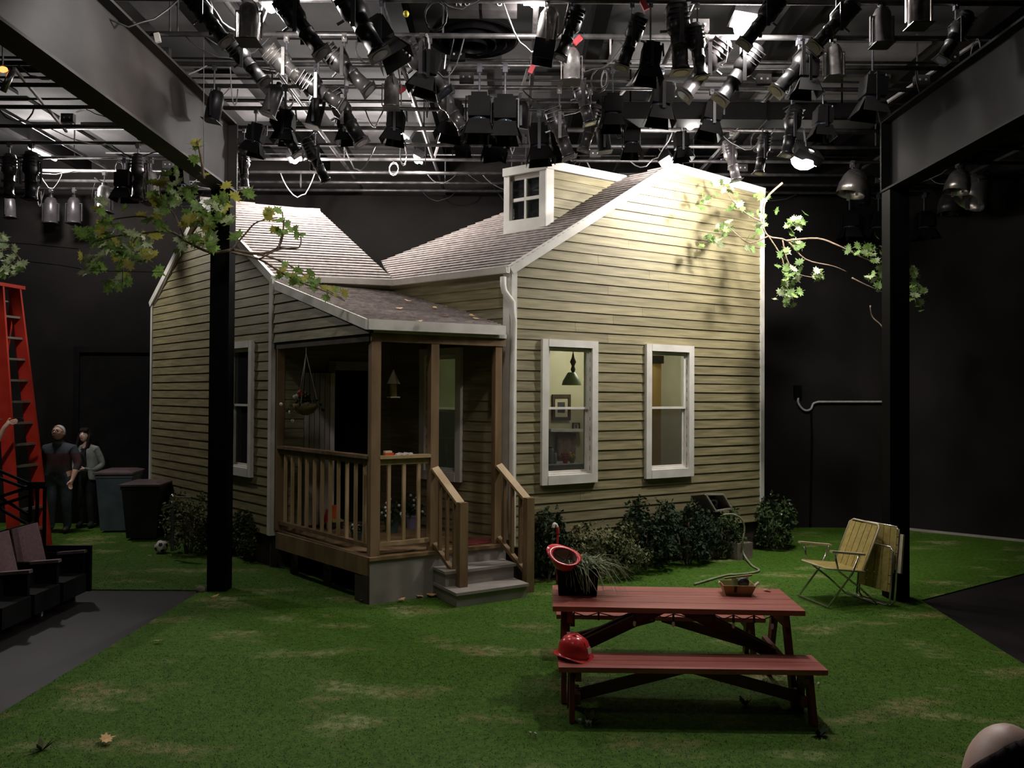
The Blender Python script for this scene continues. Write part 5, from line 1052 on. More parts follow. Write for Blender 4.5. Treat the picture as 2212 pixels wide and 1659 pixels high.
# labels: where each light hangs, told by what is below or beside it
def zone(x, y):
    if x < 440: return 'on the pipes left of the grey beam'
    if x > 1940: return 'on the pipes right of the right column'
    if y > 240:
        return 'above the left roof' if x < 830 else 'above the valley between the roofs' if x < 1120 else 'just above the dormer' if x < 1400 else 'above the right gable' if x < 1680 else 'between the right gable and the right column'
    return 'high up near the grey beam' if x < 560 else 'high over the left roof' if x < 900 else 'high beside the round air diffuser' if x < 1160 else 'high over the dormer' if x < 1420 else 'high over the right gable' if x < 1720 else 'high at the upper right'
ORD = ['leftmost', 'second from left', 'third from left', 'fourth from left', 'fifth from left', 'sixth from left', 'seventh from left', 'eighth from left']
KN = dict(profile='long-barrelled spotlight', par='can light', tophat='can light with a square hood', fresnel='box light with flaps', scoop='bell-shaped light'); MN = {B_: 'black', S_: 'silver', G_: 'dark grey'}
grp = {}
for f in FIX: grp.setdefault((f[1], f[2], zone(f[3], f[4])), []).append(f)
for (k, m, zn), L_ in grp.items():
    L_.sort(key=lambda f: f[3])
    for i, f in enumerate(L_):
        d = f[5]; aim = 'pointing straight down' if abs(d.x) < .2 else 'tilted down to the right' if d.x > 0 else 'tilted down to the left'
        nm = f'{MN[m]} {KN[k]} {zn}'; f[0]['label'] = (nm+f', {aim}') if len(L_) == 1 else nm+(f', {ORD[i]}' if i < len(L_)-1 or len(L_) < 3 and i == 0 else ', rightmost'); f[0]['category'] = 'stage light'; f[0]['group'] = 'stage lights on the grid'
# ================================================================== lamps that are switched on
def flood(px, py, Y, power, label, target, size=(.26, .2), spot=150, soft=.12, glow='glow', kind='SPOT', color=(1, .96, .92), bulb=(.05, .05, .05)):
    p = atY(px, py, Y); t = thing('work_light', p, label, 'work light'); d = (V(target)-p).normalized(); m = frame(p, d); R3 = m.to_3x3()
    MB().box(p-d*.07, (size[0]+.05, size[1]+.05, .12), R3).build('housing', 'fixblack', t); MB().box(p-d*.004, (size[0], size[1], .012), R3).build('lamp_face', glow, t)
    MB().sphere(p+V((0, -.03, -.02)), bulb, 12, 8).build('bulb', glow, t, smooth=True); b = MB(); b.tube([p-d*.07, V((p.x, p.y, 0))+UP*max(GZ, p.z+.05)], .012, 6); b.build('bracket', 'gunmetal', t)  # glowing globe added and oversized to stand for the lamp's glare
    lamp('work_lamp', kind, p+d*.06+V((0, -.16, -.12)), power, t, p+d*2, spot, soft, color); return t
flood(1735, 342, 10.2, LAMP['flood'], 'glaring work light flooding the right gable from the upper right', RC+dR*3.4+UP*3.9, (.34, .2), bulb=(.17, .1, .14))
flood(1442, 350, 10.6, LAMP['peak'], 'bright bare work light at the peak of the right gable', RC+dR*3.6+UP*4.5, (.12, .12), 165, .05, kind='POINT', bulb=(.09, .08, .09))
flood(1612, 48, 7.7, LAMP['big'], 'largest glaring work light high at the upper right', V((1.2, 7.2, 0)), (.26, .24), 165, .15, kind='POINT', bulb=(.14, .1, .2))
flood(1490, 270, 9.9, LAMP['small'], 'small round work light glowing above the right gable', V((1, 8, 0)), (.1, .08), 160, .05, kind='POINT')
flood(872, 292, 11.4, LAMP['mid'], 'work light glowing above the middle of the house, upper of two', V((-2.6, 11.6, 4.6)), (.16, .12), 165, .08, kind='POINT')
flood(902, 345, 12.4, LAMP['small'], 'work light glowing above the valley, lower of two', V((-2.5, 12, 4.4)), (.14, .14), 165, .06, kind='POINT')
flood(638, 345, 11.7, LAMP['ridge'], 'work light glowing just above the left ridge', V((-2.9, 11.4, 4.4)), (.16, .12), 165, .06, kind='POINT')
flood(1155, 4, 7.2, LAMP['top'], 'work light glaring at the top edge beside the air diffuser', V((0, 7.5, 0)), (.2, .16), 165, .1, kind='POINT')
flood(588, 14, 7.0, LAMP['topl'], 'work light at the top edge over the left roof', V((-2, 7.5, 0)), (.14, .12), 165, .1, kind='POINT')
t = thing('fluorescent_tube', atY(92, 331, 12.3), 'glowing fluorescent tube among the lights left of the beam', 'lamp'); MB().tube([atY(64, 319, 12.0), atY(120, 345, 12.6)], .025, 8).build('tube', 'glow', t); MB().bar(atY(64, 315, 12.02), atY(120, 341, 12.62), .07, .03).build('batten', 'fixgrey', t); lamp('tube_lamp', 'POINT', atY(92, 338, 12.3)-UP*.1, LAMP['left'], t, size=.15)
t = thing('reflection_strip', atY(1785, 272, 9.7), 'glowing strip for a bulb and its pipe reflection left of the right column', 'lamp'); MB().tube([atY(1735, 272, 9.7), atY(1826, 271, 9.7)], .014, 8).build('tube', 'glow', t); MB().box(atY(1780, 266, 9.72), (.56, .05, .03)).build('batten', 'fixgrey', t)  # glow stands for a bulb and its bright reflection along a pipe
t = thing('amber_lamp', atY(6, 150, 7.7), 'small amber lamp at the upper left edge', 'lamp'); MB().sphere(atY(6, 150, 7.7), (.05, .03, .03), 10, 8).build('bulb', 'amberglow', t); MB().tube([atY(28, 152, 7.68), atY(6, 198, 7.68)], .03, 10).build('housing', 'fixsilver', t, smooth=True); MB().tube([atY(6, 140, 7.7), V((atY(6, 140, 7.7).x, 7.7, GZ))], .01, 5).build('stem', 'gunmetal', t)
# fill lights added out of view over the audience
for k, (x, y) in enumerate(((-1.6, 2.6), (2.2, 2.6))):
    t = thing('fill_light', V((x, y, 6.0)), ('round fill light added over the left audience seats' if k == 0 else 'round fill light added over the right audience seats'), 'lamp'); MB().lathe([(.16, -.1), (.17, 0), (.1, .1), (.03, .4)], 16, Matrix.Translation((x, y, 6.0))).build('housing', 'fixblack', t, smooth=True); MB().lathe([(.15, -.102), (.15, -.1)], 16, Matrix.Translation((x, y, 6.0))).build('lamp_face', 'glowsoft', t)
    lamp('fill_lamp', 'SPOT', V((x, y, 5.86)), LAMP['house' if k == 0 else 'house2'], t, V((x*.6, 7.5, 1)), 130, .25)
x, y = -5.6, 5.6; t = thing('fill_light', V((x, y, 6.0)), 'unseen fill light added over the left aisle', 'lamp'); MB().lathe([(.16, -.1), (.17, 0), (.1, .1), (.03, .4)], 16, Matrix.Translation((x, y, 6.0))).build('housing', 'fixblack', t, smooth=True); MB().lathe([(.15, -.102), (.15, -.1)], 16, Matrix.Translation((x, y, 6.0))).build('lamp_face', 'glowsoft', t)  # out-of-view spot added to brighten the people by the ladder
lamp('fill_lamp', 'SPOT', V((x, y, 5.86)), LAMP['side'], t, V((-7.75, 12.7, 1.2)), 27, .2, blend=.5)
# ================================================================== seats, handrail, ladder
def seat(y, label, end=False):
    x = -4.98; t = local('theatre_seat', V((x, y, 0)), label, 'seat', 'row of theatre seats')
    Rb_ = Matrix.Rotation(-.2, 3, 'Y'); mb = MB(); n = 10
    vs = []; 
    for zz_ in (0, 1):
        for j in range(n+1):
            f = j/n; yy = (f-.5)*.47; th = .05*(1-(2*f-1)**4)+.015; vs.append(V((th*.7+.0, yy, .47 if zz_ == 0 else .87))); 
    b = MB(); prof = []
    for j in range(n+1): f = j/n; prof.append(((f-.5)*.47, .055*(1-(2*f-1)**6)))
    poly = [V((h_, y_, 0)) for y_, h_ in prof]+[V((-.02, .235, 0)), V((-.02, -.235, 0))]
    b.prism(poly, V((0, 0, .42))); b.v = [Rb_ @ (q if q.z < .3 else V((q.x*.75, q.y*.96, q.z)))+V((-.13, 0, .46)) for q in b.v]; b.build('backrest', 'seatfabric', t)
    s = MB(); s.box((-.055, 0, .2), (.03, .46, .48), Rb_); s.v = [q+V((-.16, 0, .44)) for q in s.v]; s.build('back_shell', 'black', t)
    MB().box((.02, 0, .3), (.1, .44, .36), Matrix.Rotation(-.12, 3, 'Y')).build('seat_pan', 'black', t)
    MB().box((.18, 0, .22), (.3, .44, .2)).build('seat_base', 'black', t)
    MB().box((.16, .245, .545), (.3, .06, .03), Matrix.Rotation(-.08, 3, 'Y')).build('armrest', 'padgrey', t); MB().box((.08, .245, .33), (.42, .035, .42)).build('side_frame', 'black', t)
    MB().box((.1, .235, .07), (.1, .05, .14)).build('pedestal', 'black', t)
    MB().box((.3, .245, .563), (.02, .03, .006)).build('number_plate', 'chrome', t)
    if end: MB().box((.1, .29, .36), (.5, .03, .5)).build('end_panel', 'black', t); MB().box((.12, .28, .06), (.1, .05, .12)).build('pedestal', 'black', t)
seat(8.55, 'maroon theatre seat at the far end of the row, beside the grass', True); seat(8.05, 'maroon theatre seat second from the grass end of the row'); seat(7.55, 'maroon theatre seat nearest the camera at the left edge')
wf = flat(G(86, 1331)); solo('pale_foot', MB().box(wf+UP*.075, (.045, .03, .15)), 'markwhite', 'small pale pedestal foot on the floor under the seats', 'marker')  # unlit white pedestal foot below the seat row
t = thing('handrail', flat(atY(70, 1050, 10.0)), 'black tubular handrail behind the theatre seats', 'railing'); H_ = lambda x, y: atY(x, y, 10.0)
for l in ([(-40, 1000), (62, 1044)], [(-40, 1018), (60, 1056)], [(-40, 1086), (64, 1052)], [(-40, 1104), (64, 1070)], [(-20, 1062), (62, 1112)], [(-20, 1088), (62, 1134)]): MB().tube([H_(*q) for q in l], .02, 8).build('rail', 'blacksteel', t)
for x in (66, 81, 97): p = H_(x, 1050); MB().tube([p, V((p.x, p.y, 0.0))], .022, 8).build('upright', 'blacksteel', t)
MB().box(H_(78, 1048), (.2, .05, .08)).build('joint', 'blacksteel', t)
lb_ = flat(atY(66, 1100, 11.4)); la = math.atan2(.98, .2); t = local('step_ladder', lb_+UP*.016, 'tall red fibreglass step ladder at the left edge', 'ladder', rz=la); LH = 3.78; wb, wt = .28, .15
fx = lambda z, s: V((s*(wb+(wt-wb)*z/LH), .16*z/LH*3.0-.02, z))
for s in (-1, 1):
    MB().bar(fx(0, s), fx(LH, s), .03, .2, V((1, 0, 0))).build('rail', 'ladderred', t)
    MB().bar(V((s*.36, 1.25, 0)), V((s*.19, .5, LH)), .03, .08, V((1, 0, 0))).build('rear_rail', 'ladderred', t)
for i in range(11): z = .3+.305*i; MB().prism([fx(z, -1)+V((0, -.05, 0)), fx(z, 1)+V((0, -.05, 0)), fx(z, 1)+V((0, .06, 0)), fx(z, -1)+V((0, .06, 0))], V((0, 0, .03))).build('step', 'alu', t)
for i in range(0, 11, 2): z = .3+.33*i; f = z/LH; MB().bar(V((-.36+.17*f, 1.25-.75*f, z)), V((.36-.17*f, 1.25-.75*f, z)), .02, .02).build('rear_bar', 'alu', t)
MB().box((0, .48, LH+.03), (.46, .26, .05)).build('top_cap', 'ladderred', t)
for s in (-1, 1): MB().bar(fx(1.9, s), V((s*.27, .88, 1.9)), .02, .015).build('spreader', 'alu', t)
# ================================================================== people
def skin_body(name, parent, verts, edges, mats, emat, root=0, sub=2):
    """verts: name -> (x,y,z,rx,ry); one continuous skinned surface; emat gives the material of each bone"""
    ks = list(verts); ix = {k: i for i, k in enumerate(ks)}
    me = bpy.data.meshes.new(name); me.from_pydata([verts[k][:3] for k in ks], [(ix[a], ix[b]) for a, b in edges], []); me.update()
    o = bpy.data.objects.new(name, me); COL.objects.link(o); sk = o.modifiers.new('skin', 'SKIN'); sk.use_smooth_shade = True
    for k in ks:
        sv = me.skin_vertices[0].data[ix[k]]; sv.radius = verts[k][3:5]; sv.use_root = (ix[k] == root)
    sd = o.modifiers.new('sub', 'SUBSURF'); sd.levels = sd.render_levels = sub
    dg = bpy.context.evaluated_depsgraph_get(); m2 = bpy.data.meshes.new_from_object(o.evaluated_get(dg)); bpy.data.objects.remove(o); m2.name = name
    m2.materials.clear()
    for m in mats: m2.materials.append(MATS[m])
    segs = [(V(verts[a][:3]), V(verts[b][:3]), emat.get((a, b), 0), max(verts[a][3], .01)) for a, b in edges]; mi = []
    for p in m2.polygons:
        c = p.center; best = 1e9; bi = 0
        for a, b, m, r in segs:
            ab = b-a; f = max(0, min(1, (c-a).dot(ab)/max(ab.length_squared, 1e-9))); d = (a+ab*f-c).length-r*.5
            if d < best: best = d; bi = m
        mi.append(bi)
    m2.polygons.foreach_set('material_index', mi); m2.polygons.foreach_set('use_smooth', [True]*len(mi)); m2.update()
    ob_ = link(name, m2, parent); return ob_
def hand(V_, E_, EM, pre, wrist, palm, d, side, mi, curl=.4, sp=.011):
    """palm plus five unequal bent fingers; d points along the hand, side towards the thumb"""
    d = V(d).normalized(); side = (V(side)-d*V(side).dot(d)).normalized(); nrm = d.cross(side).normalized()
    V_[pre+'palm'] = (*palm, .03, .018); E_.append((wrist, pre+'palm')); EM[(wrist, pre+'palm')] = mi
    P_ = V(palm)
    for k, (off, ln_) in enumerate(((1.5, .075), (.5, .085), (-.5, .08), (-1.5, .062))):
        b = P_+d*.035+side*off*.017; m = b+d*ln_*.5-nrm*curl*.012; e_ = m+(d-nrm*curl*1.3).normalized()*ln_*.5
        for nm, q, r in (('k', b, .011), ('m', m, .0095), ('t', e_, .0075)): V_[f'{pre}f{k}{nm}'] = (*q, r, r)
        for a, c in ((pre+'palm', f'{pre}f{k}k'), (f'{pre}f{k}k', f'{pre}f{k}m'), (f'{pre}f{k}m', f'{pre}f{k}t')): E_.append((a, c)); EM[(a, c)] = mi
    b = P_+side*.035-d*.01; m = b+(side*.6+d*.8).normalized()*.035; e_ = m+(d*.95+side*.1).normalized()*.028
    for nm, q, r in (('a', b, .0125), ('b', m, .011), ('c', e_, .009)): V_[f'{pre}th{nm}'] = (*q, r, r)
    for a, c in ((pre+'palm', pre+'tha'), (pre+'tha', pre+'thb'), (pre+'thb', pre+'thc')): E_.append((a, c)); EM[(a, c)] = mi
def head(parent, c, R, skin, s=1.0, glasses=False, hair=None, hairm='hairdark', beardless=True):
    """face towards local -y; R turns and tilts the head"""
    b = MB(); n, m = 28, 22; vs = []; fs = []
    for i in range(m+1):
        t = -math.pi/2+math.pi*i/m
        for j in range(n):
            a = 2*math.pi*j/n; x = math.cos(t)*math.cos(a); y = math.cos(t)*math.sin(a); z = math.sin(t)
            px, py, pz = x*.076, y*.096, z*.118
            if z < 0: px *= 1-.28*z*z; py = py*(1-.1*z*z)-(.012*(-z) if y < 0 else -.012*z*-1.2)
            fr = max(0, -y)
            g = lambda x0, z0, sx, sz: math.exp(-((px-x0)/sx)**2-((pz-z0)/sz)**2)*fr
            py -= .026*g(0, -.022, .012, .018)+.014*g(0, .0, .009, .022)
            py += .011*(g(.03, .012, .017, .012)+g(-.03, .012, .017, .012)); py -= .006*(g(.03, .032, .022, .008)+g(-.03, .032, .022, .008))
            py -= .007*g(0, -.056, .024, .005)+.006*g(0, -.068, .02, .006); py += .005*g(0, -.062, .026, .003); py -= .01*g(0, -.098, .02, .014)
            vs.append(V(c)+R @ V((px, py, pz))*s)
    for i in range(m):
        for j in range(n): fs.append((i*n+j, i*n+(j+1) % n, (i+1)*n+(j+1) % n, (i+1)*n+j))
    b.add(vs, fs); h_ = b.build('head', skin, parent, smooth=True)
    L = lambda x, y, z: V(c)+R @ V((x, y, z))*s
    for k in (-1, 1):
        MB().sphere(L(k*.076, .012, -.005), (.01*s, .022*s, .032*s), 10, 8, R).build('ear', skin, h_, smooth=True); MB().sphere(L(k*.03, -.082, .012), .0115*s, 10, 8).build('eye', 'blossom', h_, smooth=True); MB().sphere(L(k*.03, -.0915, .012), .006*s, 8, 6).build('iris', 'strap', h_)
        MB().tube([L(k*.046, -.085, .03), L(k*.03, -.096, .036), L(k*.014, -.096, .031)], .004*s, 5).build('eyebrow', hairm, h_)
    MB().tube([L(-.024, -.092, -.06), L(-.01, -.102, -.062), L(.01, -.102, -.062), L(.024, -.092, -.06)], .0045*s, 5).build('lips', 'redbloom' if hair == 'long' else 'helmetin', h_)
    if glasses:
        for k in (-1, 1): MB().tube([L(k*.031+.021*math.cos(a*.7), -.108, .008+.016*math.sin(a*.7)) for a in range(10)], .0025*s, 5).build('glasses_rim', 'strap', h_); MB().tube([L(k*.052, -.106, .014), L(k*.08, .0, .012)], .0022*s, 5).build('glasses_temple', 'strap', h_)
        MB().tube([L(-.011, -.11, .012), L(.011, -.11, .012)], .0025*s, 5).build('glasses_bridge', 'strap', h_)
    if hair:
        hb2 = MB(); vs = []; fs = []; n2, m2 = 28, 14
        for i in range(m2+1):
            for j in range(n2):
                a = 2*math.pi*j/n2; y = math.sin(a); lim = {'short': (-.1 if y > 0 else .42) if True else 0, 'long': (-.35 if y > -.2 else .2), 'bald': (.6 if y > 0 else 1.2)}[hair]
                lim = lim if hair != 'short' else -.22+.95*max(0, -y)**.5
                lim = lim if hair != 'long' else -.3+.62*max(0, -y)**.5
                t = math.asin(max(-1, min(1, lim)))+(math.pi/2-math.asin(max(-1, min(1, lim))))*i/m2; k = (1.045 if hair == 'short' else 1.09)+.012*math.sin(a*9+i)
                vs.append(L(math.cos(t)*math.cos(a)*.077*k, math.cos(t)*y*.099*k+.004, math.sin(t)*.12*k))
        for i in range(m2):
            for j in range(n2): fs.append((i*n2+j, i*n2+(j+1) % n2, (i+1)*n2+(j+1) % n2, (i+1)*n2+j))
        if hair != 'bald':
            hb2.add(vs, fs); hr = hb2.build('hair', hairm, h_, smooth=True); so = hr.modifiers.new('solid', 'SOLIDIFY'); so.thickness = .012; so.offset = 0
        if hair == 'long':
            for k in range(16):
                a = -0.25+k*(math.pi+.5)/15; x, y = math.cos(a)*.08, math.sin(a)*.095+.01; zl = -.34+.04*math.sin(k*2.1)
                MB().tube([L(x, y, .04), L(x*1.12, y*1.05, -.06), L(x*1.2, y*1.0, -.18), L(x*1.05, y*.85+.01, zl)], [.022*s, .026*s, .024*s, .008*s], 7).build('hair_lock', hairm, h_, smooth=True)
            for k in range(7): x = -.05+k*.0167; MB().tube([L(x, -.03, .118), L(x*1.1, -.085, .085), L(x*1.15, -.1, .045)], [.015*s, .013*s, .006*s], 6).build('fringe', hairm, h_, smooth=True)
    return h_
def sweater_mat():
    m = bpy.data.materials.new('sweater'); MATS['sweater'] = m; m.use_nodes = True; nt = m.node_tree; N_ = nt.nodes; L = nt.links; b = N_['Principled BSDF']; b.inputs['Roughness'].default_value = .95
    tc = N_.new('ShaderNodeTexCoord'); sx = N_.new('ShaderNodeSeparateXYZ'); L.new(tc.outputs['Object'], sx.inputs[0]); r = N_.new('ShaderNodeValToRGB'); mr = N_.new('ShaderNodeMapRange'); mr.inputs[1].default_value = .95; mr.inputs[2].default_value = 1.55; L.new(sx.outputs[2], mr.inputs[0]); L.new(mr.outputs[0], r.inputs[0])
    r.color_ramp.interpolation = 'CONSTANT'; e = r.color_ramp.elements; e[0].color = lin('34302f'); e[1].position = .28; e[1].color = lin('4a2a30'); x = e.new(.62); x.color = lin('3b4148'); L.new(r.outputs[0], b.inputs['Base Color'])
sweater_mat()
# --- man in a striped sweater looking up
mp_ = flat(G(126, 1153))+UP*.016; k = 1.72/1.75
man = local('person', mp_, 'white-haired person in glasses and a maroon striped sweater looking up by the ladder', 'person'); man.scale = (k*1.17, k*1.1, k)
vt = dict(pel=(0, 0, .93, .17, .13), wai=(0, -.01, 1.08, .175, .14), che=(0, -.005, 1.27, .185, .135), upc=(0, .005, 1.4, .15, .1), nek=(0, .0, 1.49, .062, .062), hdb=(0, -.01, 1.56, .058, .06),
          lsh=(.185, .01, 1.4, .075, .075), lel=(.265, .02, 1.13, .058, .058), lfa=(.25, -.02, 1.06, .05, .05), lwr=(.225, -.06, .9, .031, .028), rsh=(-.185, .01, 1.4, .075, .075), rel=(-.285, .03, 1.13, .058, .058), rfa=(-.29, .0, 1.06, .05, .05), rwr=(-.3, -.05, .9, .031, .028),
          lhp=(.095, 0, .86, .105, .11), lkn=(.115, -.02, .48, .072, .075), lan=(.12, .02, .09, .05, .055), lft=(.135, -.12, .04, .045, .032), rhp=(-.095, 0, .86, .105, .11), rkn=(-.105, -.02, .48, .072, .075), ran=(-.115, .02, .09, .05, .055), rft=(-.135, -.12, .04, .045, .032))
ed = [('pel', 'wai'), ('wai', 'che'), ('che', 'upc'), ('upc', 'nek'), ('nek', 'hdb'), ('upc', 'lsh'), ('lsh', 'lel'), ('lel', 'lfa'), ('lfa', 'lwr'), ('upc', 'rsh'), ('rsh', 'rel'), ('rel', 'rfa'), ('rfa', 'rwr'), ('pel', 'lhp'), ('lhp', 'lkn'), ('lkn', 'lan'), ('lan', 'lft'), ('pel', 'rhp'), ('rhp', 'rkn'), ('rkn', 'ran'), ('ran', 'rft')]
em = {('nek', 'hdb'): 1, ('lfa', 'lwr'): 1, ('rfa', 'rwr'): 1, ('pel', 'lhp'): 2, ('lhp', 'lkn'): 2, ('lkn', 'lan'): 2, ('lan', 'lft'): 3, ('pel', 'rhp'): 2, ('rhp', 'rkn'): 2, ('rkn', 'ran'): 2, ('ran', 'rft'): 3}
hand(vt, ed, em, 'l', 'lwr', (.212, -.085, .84), (-.12, -.15, -1), (-.3, -1, 0), 1, .6); hand(vt, ed, em, 'r', 'rwr', (-.3, -.07, .84), (.02, -.15, -1), (.3, -1, 0), 1, .5)
skin_body('body', man, vt, ed, ['sweater', 'skin', 'jeans', 'strap'], em)
head(man, V((0, -.035, 1.655)), Matrix.Rotation(-.28, 3, 'X'), 'skin', 1.0, True, 'short', 'hairwhite')
MB().lathe([(.068, -.02), (.085, .0), (.08, .03), (.062, .04)], 16, Matrix.Translation((0, -.005, 1.47)), cap=False).build('collar', 'shirtgrey', man, smooth=True)
# --- woman behind him in a grey jacket
wp_ = flat(G(178, 1145))+UP*.016+V((0, .1, 0)); wo = local('person', wp_, 'long-haired person in an open grey jacket and black clothes holding the neighbour\'s arm', 'person'); k = 1.66/1.65; wo.scale = (k, k, k)
vt = dict(pel=(0, 0, .88, .14, .11), wai=(0, -.01, 1.02, .12, .1), che=(0, -.01, 1.2, .135, .11), upc=(0, .005, 1.32, .115, .085), nek=(0, .0, 1.4, .048, .048), hdb=(-.01, -.01, 1.46, .046, .048),
          lsh=(.155, .01, 1.32, .066, .066), lel=(.25, .06, 1.06, .056, .056), lfa=(.17, -.05, .98, .05, .05), lwr=(.07, -.14, 1.0, .034, .032), rsh=(-.155, .01, 1.32, .066, .066), rel=(-.2, -.0, 1.06, .055, .055), rfa=(-.17, -.07, 1.0, .048, .048), rwr=(-.13, -.16, .97, .03, .03),
          lhp=(.08, 0, .8, .092, .1), lkn=(.085, -.02, .45, .065, .068), lan=(.09, .02, .085, .046, .05), lft=(.1, -.1, .035, .04, .03), rhp=(-.08, 0, .8, .092, .1), rkn=(-.08, -.02, .45, .065, .068), ran=(-.085, .02, .085, .046, .05), rft=(-.1, -.1, .035, .04, .03))
em = {('nek', 'hdb'): 1, ('upc', 'nek'): 1, ('upc', 'lsh'): 2, ('lsh', 'lel'): 2, ('lel', 'lfa'): 2, ('lfa', 'lwr'): 2, ('upc', 'rsh'): 2, ('rsh', 'rel'): 2, ('rel', 'rfa'): 2, ('rfa', 'rwr'): 2}
ed = [e for e in [('pel', 'wai'), ('wai', 'che'), ('che', 'upc'), ('upc', 'nek'), ('nek', 'hdb'), ('upc', 'lsh'), ('lsh', 'lel'), ('lel', 'lfa'), ('lfa', 'lwr'), ('upc', 'rsh'), ('rsh', 'rel'), ('rel', 'rfa'), ('rfa', 'rwr'), ('pel', 'lhp'), ('lhp', 'lkn'), ('lkn', 'lan'), ('lan', 'lft'), ('pel', 'rhp'), ('rhp', 'rkn'), ('rkn', 'ran'), ('ran', 'rft')]]
hand(vt, ed, em, 'l', 'lwr', (.015, -.17, .995), (-1, -.35, -.05), (0, 0, 1), 1, .7); hand(vt, ed, em, 'r', 'rwr', (-.14, -.2, .95), (-.3, -.8, -.3), (.5, 0, .8), 1, .7)
skin_body('body', wo, vt, ed, ['darkcloth', 'skinpale', 'jacket'], em)
head(wo, V((-.015, -.035, 1.555)), Matrix.Rotation(-.22, 3, 'X') @ Matrix.Rotation(.1, 3, 'Y'), 'skinpale', .95, False, 'long', 'hairdark')
for s in (-1, 1):      # open jacket fronts hanging from the shoulders to the hips
    b = MB(); vs = []; rows = [(1.34, .05, .15), (1.22, .06, .185), (1.08, .075, .18), (.95, .09, .2), (.8, .11, .23)]
    for z, x0, x1 in rows:
        for j in range(6): f = j/5; a = f*math.pi*.95; x = x0+(x1-x0)*math.sin(min(a, math.pi/2)); y = -.135*math.cos(a)*(1+.15*(1.34-z)); vs.append(V((s*x, y, z+.01*math.sin(j*2))))
    b.add(vs, [(i*6+j, i*6+j+1, (i+1)*6+j+1, (i+1)*6+j) for i in range(4) for j in range(5)]); o = b.build('jacket_front', 'jacket', wo, smooth=True); so = o.modifiers.new('solid', 'SOLIDIFY'); so.thickness = .018; so.offset = 0; su = o.modifiers.new('sub', 'SUBSURF'); su.levels = su.render_levels = 1
# --- person at the left edge holding the ladder
ep = flat(atY(-62, 1100, 11.1))+UP*.016; eo = local('person', ep, 'person in dark clothes at the left edge with one hand on the red ladder', 'person')
hx = atY(20, 914, 10.86)-ep; hx2 = atY(62, 1028, 11.3)-ep
vt = dict(pel=(0, 0, .92, .15, .12), wai=(0, -.01, 1.07, .14, .115), che=(0, -.01, 1.25, .16, .12), upc=(0, .0, 1.38, .13, .09), nek=(0, .0, 1.47, .055, .055), hdb=(0, -.01, 1.54, .052, .054),
          lsh=(.17, .0, 1.38, .07, .07), lel=(.3, -.12, 1.3, .055, .055), lfa=(.33, -.16, 1.38, .045, .045), lwr=(hx.x-.05, hx.y-.02, hx.z-.05, .03, .028), rsh=(-.17, .0, 1.38, .07, .07), rel=(-.24, .02, 1.12, .055, .055), rfa=(-.2, -.1, 1.04, .045, .045), rwr=(-.1, -.2, 1.02, .03, .028),
          lhp=(.09, 0, .84, .1, .105), lkn=(.1, -.02, .47, .07, .072), lan=(.11, .02, .088, .048, .052), lft=(.12, -.11, .04, .042, .03), rhp=(-.09, 0, .84, .1, .105), rkn=(-.1, -.02, .47, .07, .072), ran=(-.11, .02, .088, .048, .052), rft=(-.12, -.11, .04, .042, .03))
ed = [('pel', 'wai'), ('wai', 'che'), ('che', 'upc'), ('upc', 'nek'), ('nek', 'hdb'), ('upc', 'lsh'), ('lsh', 'lel'), ('lel', 'lfa'), ('lfa', 'lwr'), ('upc', 'rsh'), ('rsh', 'rel'), ('rel', 'rfa'), ('rfa', 'rwr'), ('pel', 'lhp'), ('lhp', 'lkn'), ('lkn', 'lan'), ('lan', 'lft'), ('pel', 'rhp'), ('rhp', 'rkn'), ('rkn', 'ran'), ('ran', 'rft')]
em = {('nek', 'hdb'): 1, ('lel', 'lfa'): 1, ('lfa', 'lwr'): 1, ('rfa', 'rwr'): 1, ('lhp', 'lkn'): 2, ('lkn', 'lan'): 2, ('rhp', 'rkn'): 2, ('rkn', 'ran'): 2}
hand(vt, ed, em, 'l', 'lwr', tuple(hx), (1, -.2, .25), (0, -.2, 1), 1, 1.0); hand(vt, ed, em, 'r', 'rwr', (-.06, -.25, 1.0), (.5, -.8, 0), (0, 0, 1), 1, .8)
skin_body('body', eo, vt, ed, ['shirtgrey', 'skin', 'darkcloth'], em); head(eo, V((0, -.03, 1.635)), Matrix.Rotation(-.2, 3, 'X') @ Matrix.Rotation(.5, 3, 'Z'), 'skin', 1.0, False, 'short', 'hairdark')
# --- audience member's head at the lower right, seen from behind
ac = atY(2196, 1727, 1.5); ap = V((ac.x, ac.y+.02, .42)); au = local('person', ap, 'seated audience member with a bald crown and dark back hair at the lower right corner', 'person')
zc_ = ac.z-.42; sh = zc_-.26
vt = dict(pel=(0, 0, .5, .16, .14), wai=(0, 0, .62, .15, .12), che=(0, .0, sh-.12, .17, .12), upc=(0, 0, sh, .14, .1), nek=(0, 0, sh+.1, .06, .06), hdb=(0, .01, sh+.17, .058, .058), lsh=(.19, 0, sh, .075, .075), lel=(.25, .12, sh-.27, .055, .055), lwr=(.15, .33, .56, .032, .03), rsh=(-.19, 0, sh, .075, .075), rel=(-.25, .12, sh-.27, .055, .055), rwr=(-.15, .33, .56, .032, .03),
          lhp=(.1, .06, .48, .1, .1), lkn=(.14, .48, .46, .075, .075), lan=(.14, .5, .09, .05, .055), lft=(.14, .62, .04, .045, .032), rhp=(-.1, .06, .48, .1, .1), rkn=(-.14, .48, .46, .075, .075), ran=(-.14, .5, .09, .05, .055), rft=(-.14, .62, .04, .045, .032))
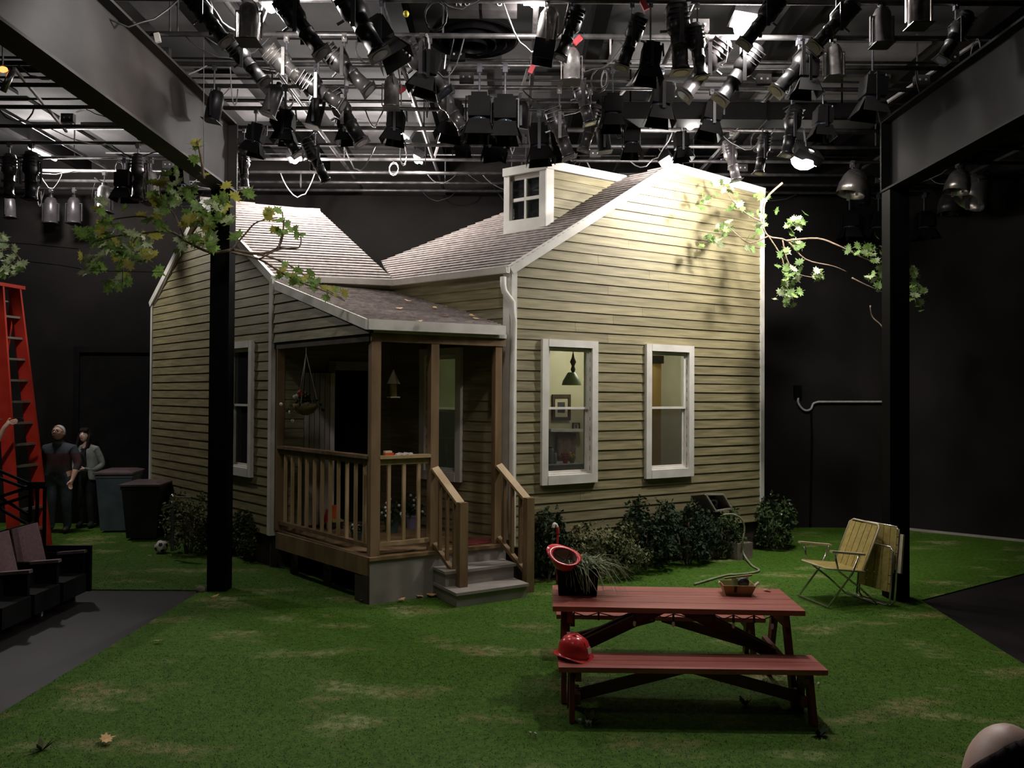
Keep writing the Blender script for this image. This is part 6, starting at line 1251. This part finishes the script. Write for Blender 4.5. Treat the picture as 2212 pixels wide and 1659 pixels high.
ed = [('pel', 'wai'), ('wai', 'che'), ('che', 'upc'), ('upc', 'nek'), ('nek', 'hdb'), ('upc', 'lsh'), ('lsh', 'lel'), ('lel', 'lwr'), ('upc', 'rsh'), ('rsh', 'rel'), ('rel', 'rwr'), ('pel', 'lhp'), ('lhp', 'lkn'), ('lkn', 'lan'), ('lan', 'lft'), ('pel', 'rhp'), ('rhp', 'rkn'), ('rkn', 'ran'), ('ran', 'rft')]
em = {('nek', 'hdb'): 1, ('lhp', 'lkn'): 2, ('lkn', 'lan'): 2, ('rhp', 'rkn'): 2, ('rkn', 'ran'): 2}
hand(vt, ed, em, 'l', 'lwr', (.13, .4, .565), (-.3, 1, 0), (-1, -.2, 0), 1, .4); hand(vt, ed, em, 'r', 'rwr', (-.13, .4, .565), (.3, 1, 0), (1, -.2, 0), 1, .4)
skin_body('body', au, vt, ed, ['darkcloth', 'skinpale', 'jeans'], em)
hd_ = head(au, V((0, .0, zc_)), Matrix.Rotation(math.pi-.5, 3, 'Z'), 'skinpale', 1.08, False, 'bald')
b = MB(); vs = []; n2, m2 = 26, 12
for i in range(m2+1):
    for j in range(n2+1):
        f = abs(j/n2-.5)*2; a = -math.pi*.5+math.pi*.52*(j/n2-.5)*2+.3; t0 = -.9; t1 = 1.12+.012*math.sin(j*1.3)-.75*f**2.5; t_ = t0+(t1-t0)*i/m2; kk = 1.13+.006*math.sin(j*3+i*2)
        vs.append(V((0, 0, zc_))+V((math.cos(t_)*math.cos(a)*.088*kk, math.cos(t_)*math.sin(a)*.094*kk, math.sin(t_)*.12*kk)))
b.add(vs, [(i*(n2+1)+j, i*(n2+1)+j+1, (i+1)*(n2+1)+j+1, (i+1)*(n2+1)+j) for i in range(m2) for j in range(n2)]); hr = b.build('hair', 'hairdark', hd_, smooth=True); so = hr.modifiers.new('solid', 'SOLIDIFY'); so.thickness = .012; so.offset = 1
t = thing('audience_seat', ap, 'maroon audience seat under the person at the lower right corner', 'seat'); MB().box(ap+V((0, .1, .36)), (.46, .46, .1)).build('seat_pan', 'seatfabric', t); MB().box(ap+V((0, -.2, .6)), (.46, .07, .5)).build('backrest', 'seatfabric', t)
for s in (-1, 1): MB().box(ap+V((s*.2, .05, .16)), (.04, .4, .32)).build('side_frame', 'black', t)
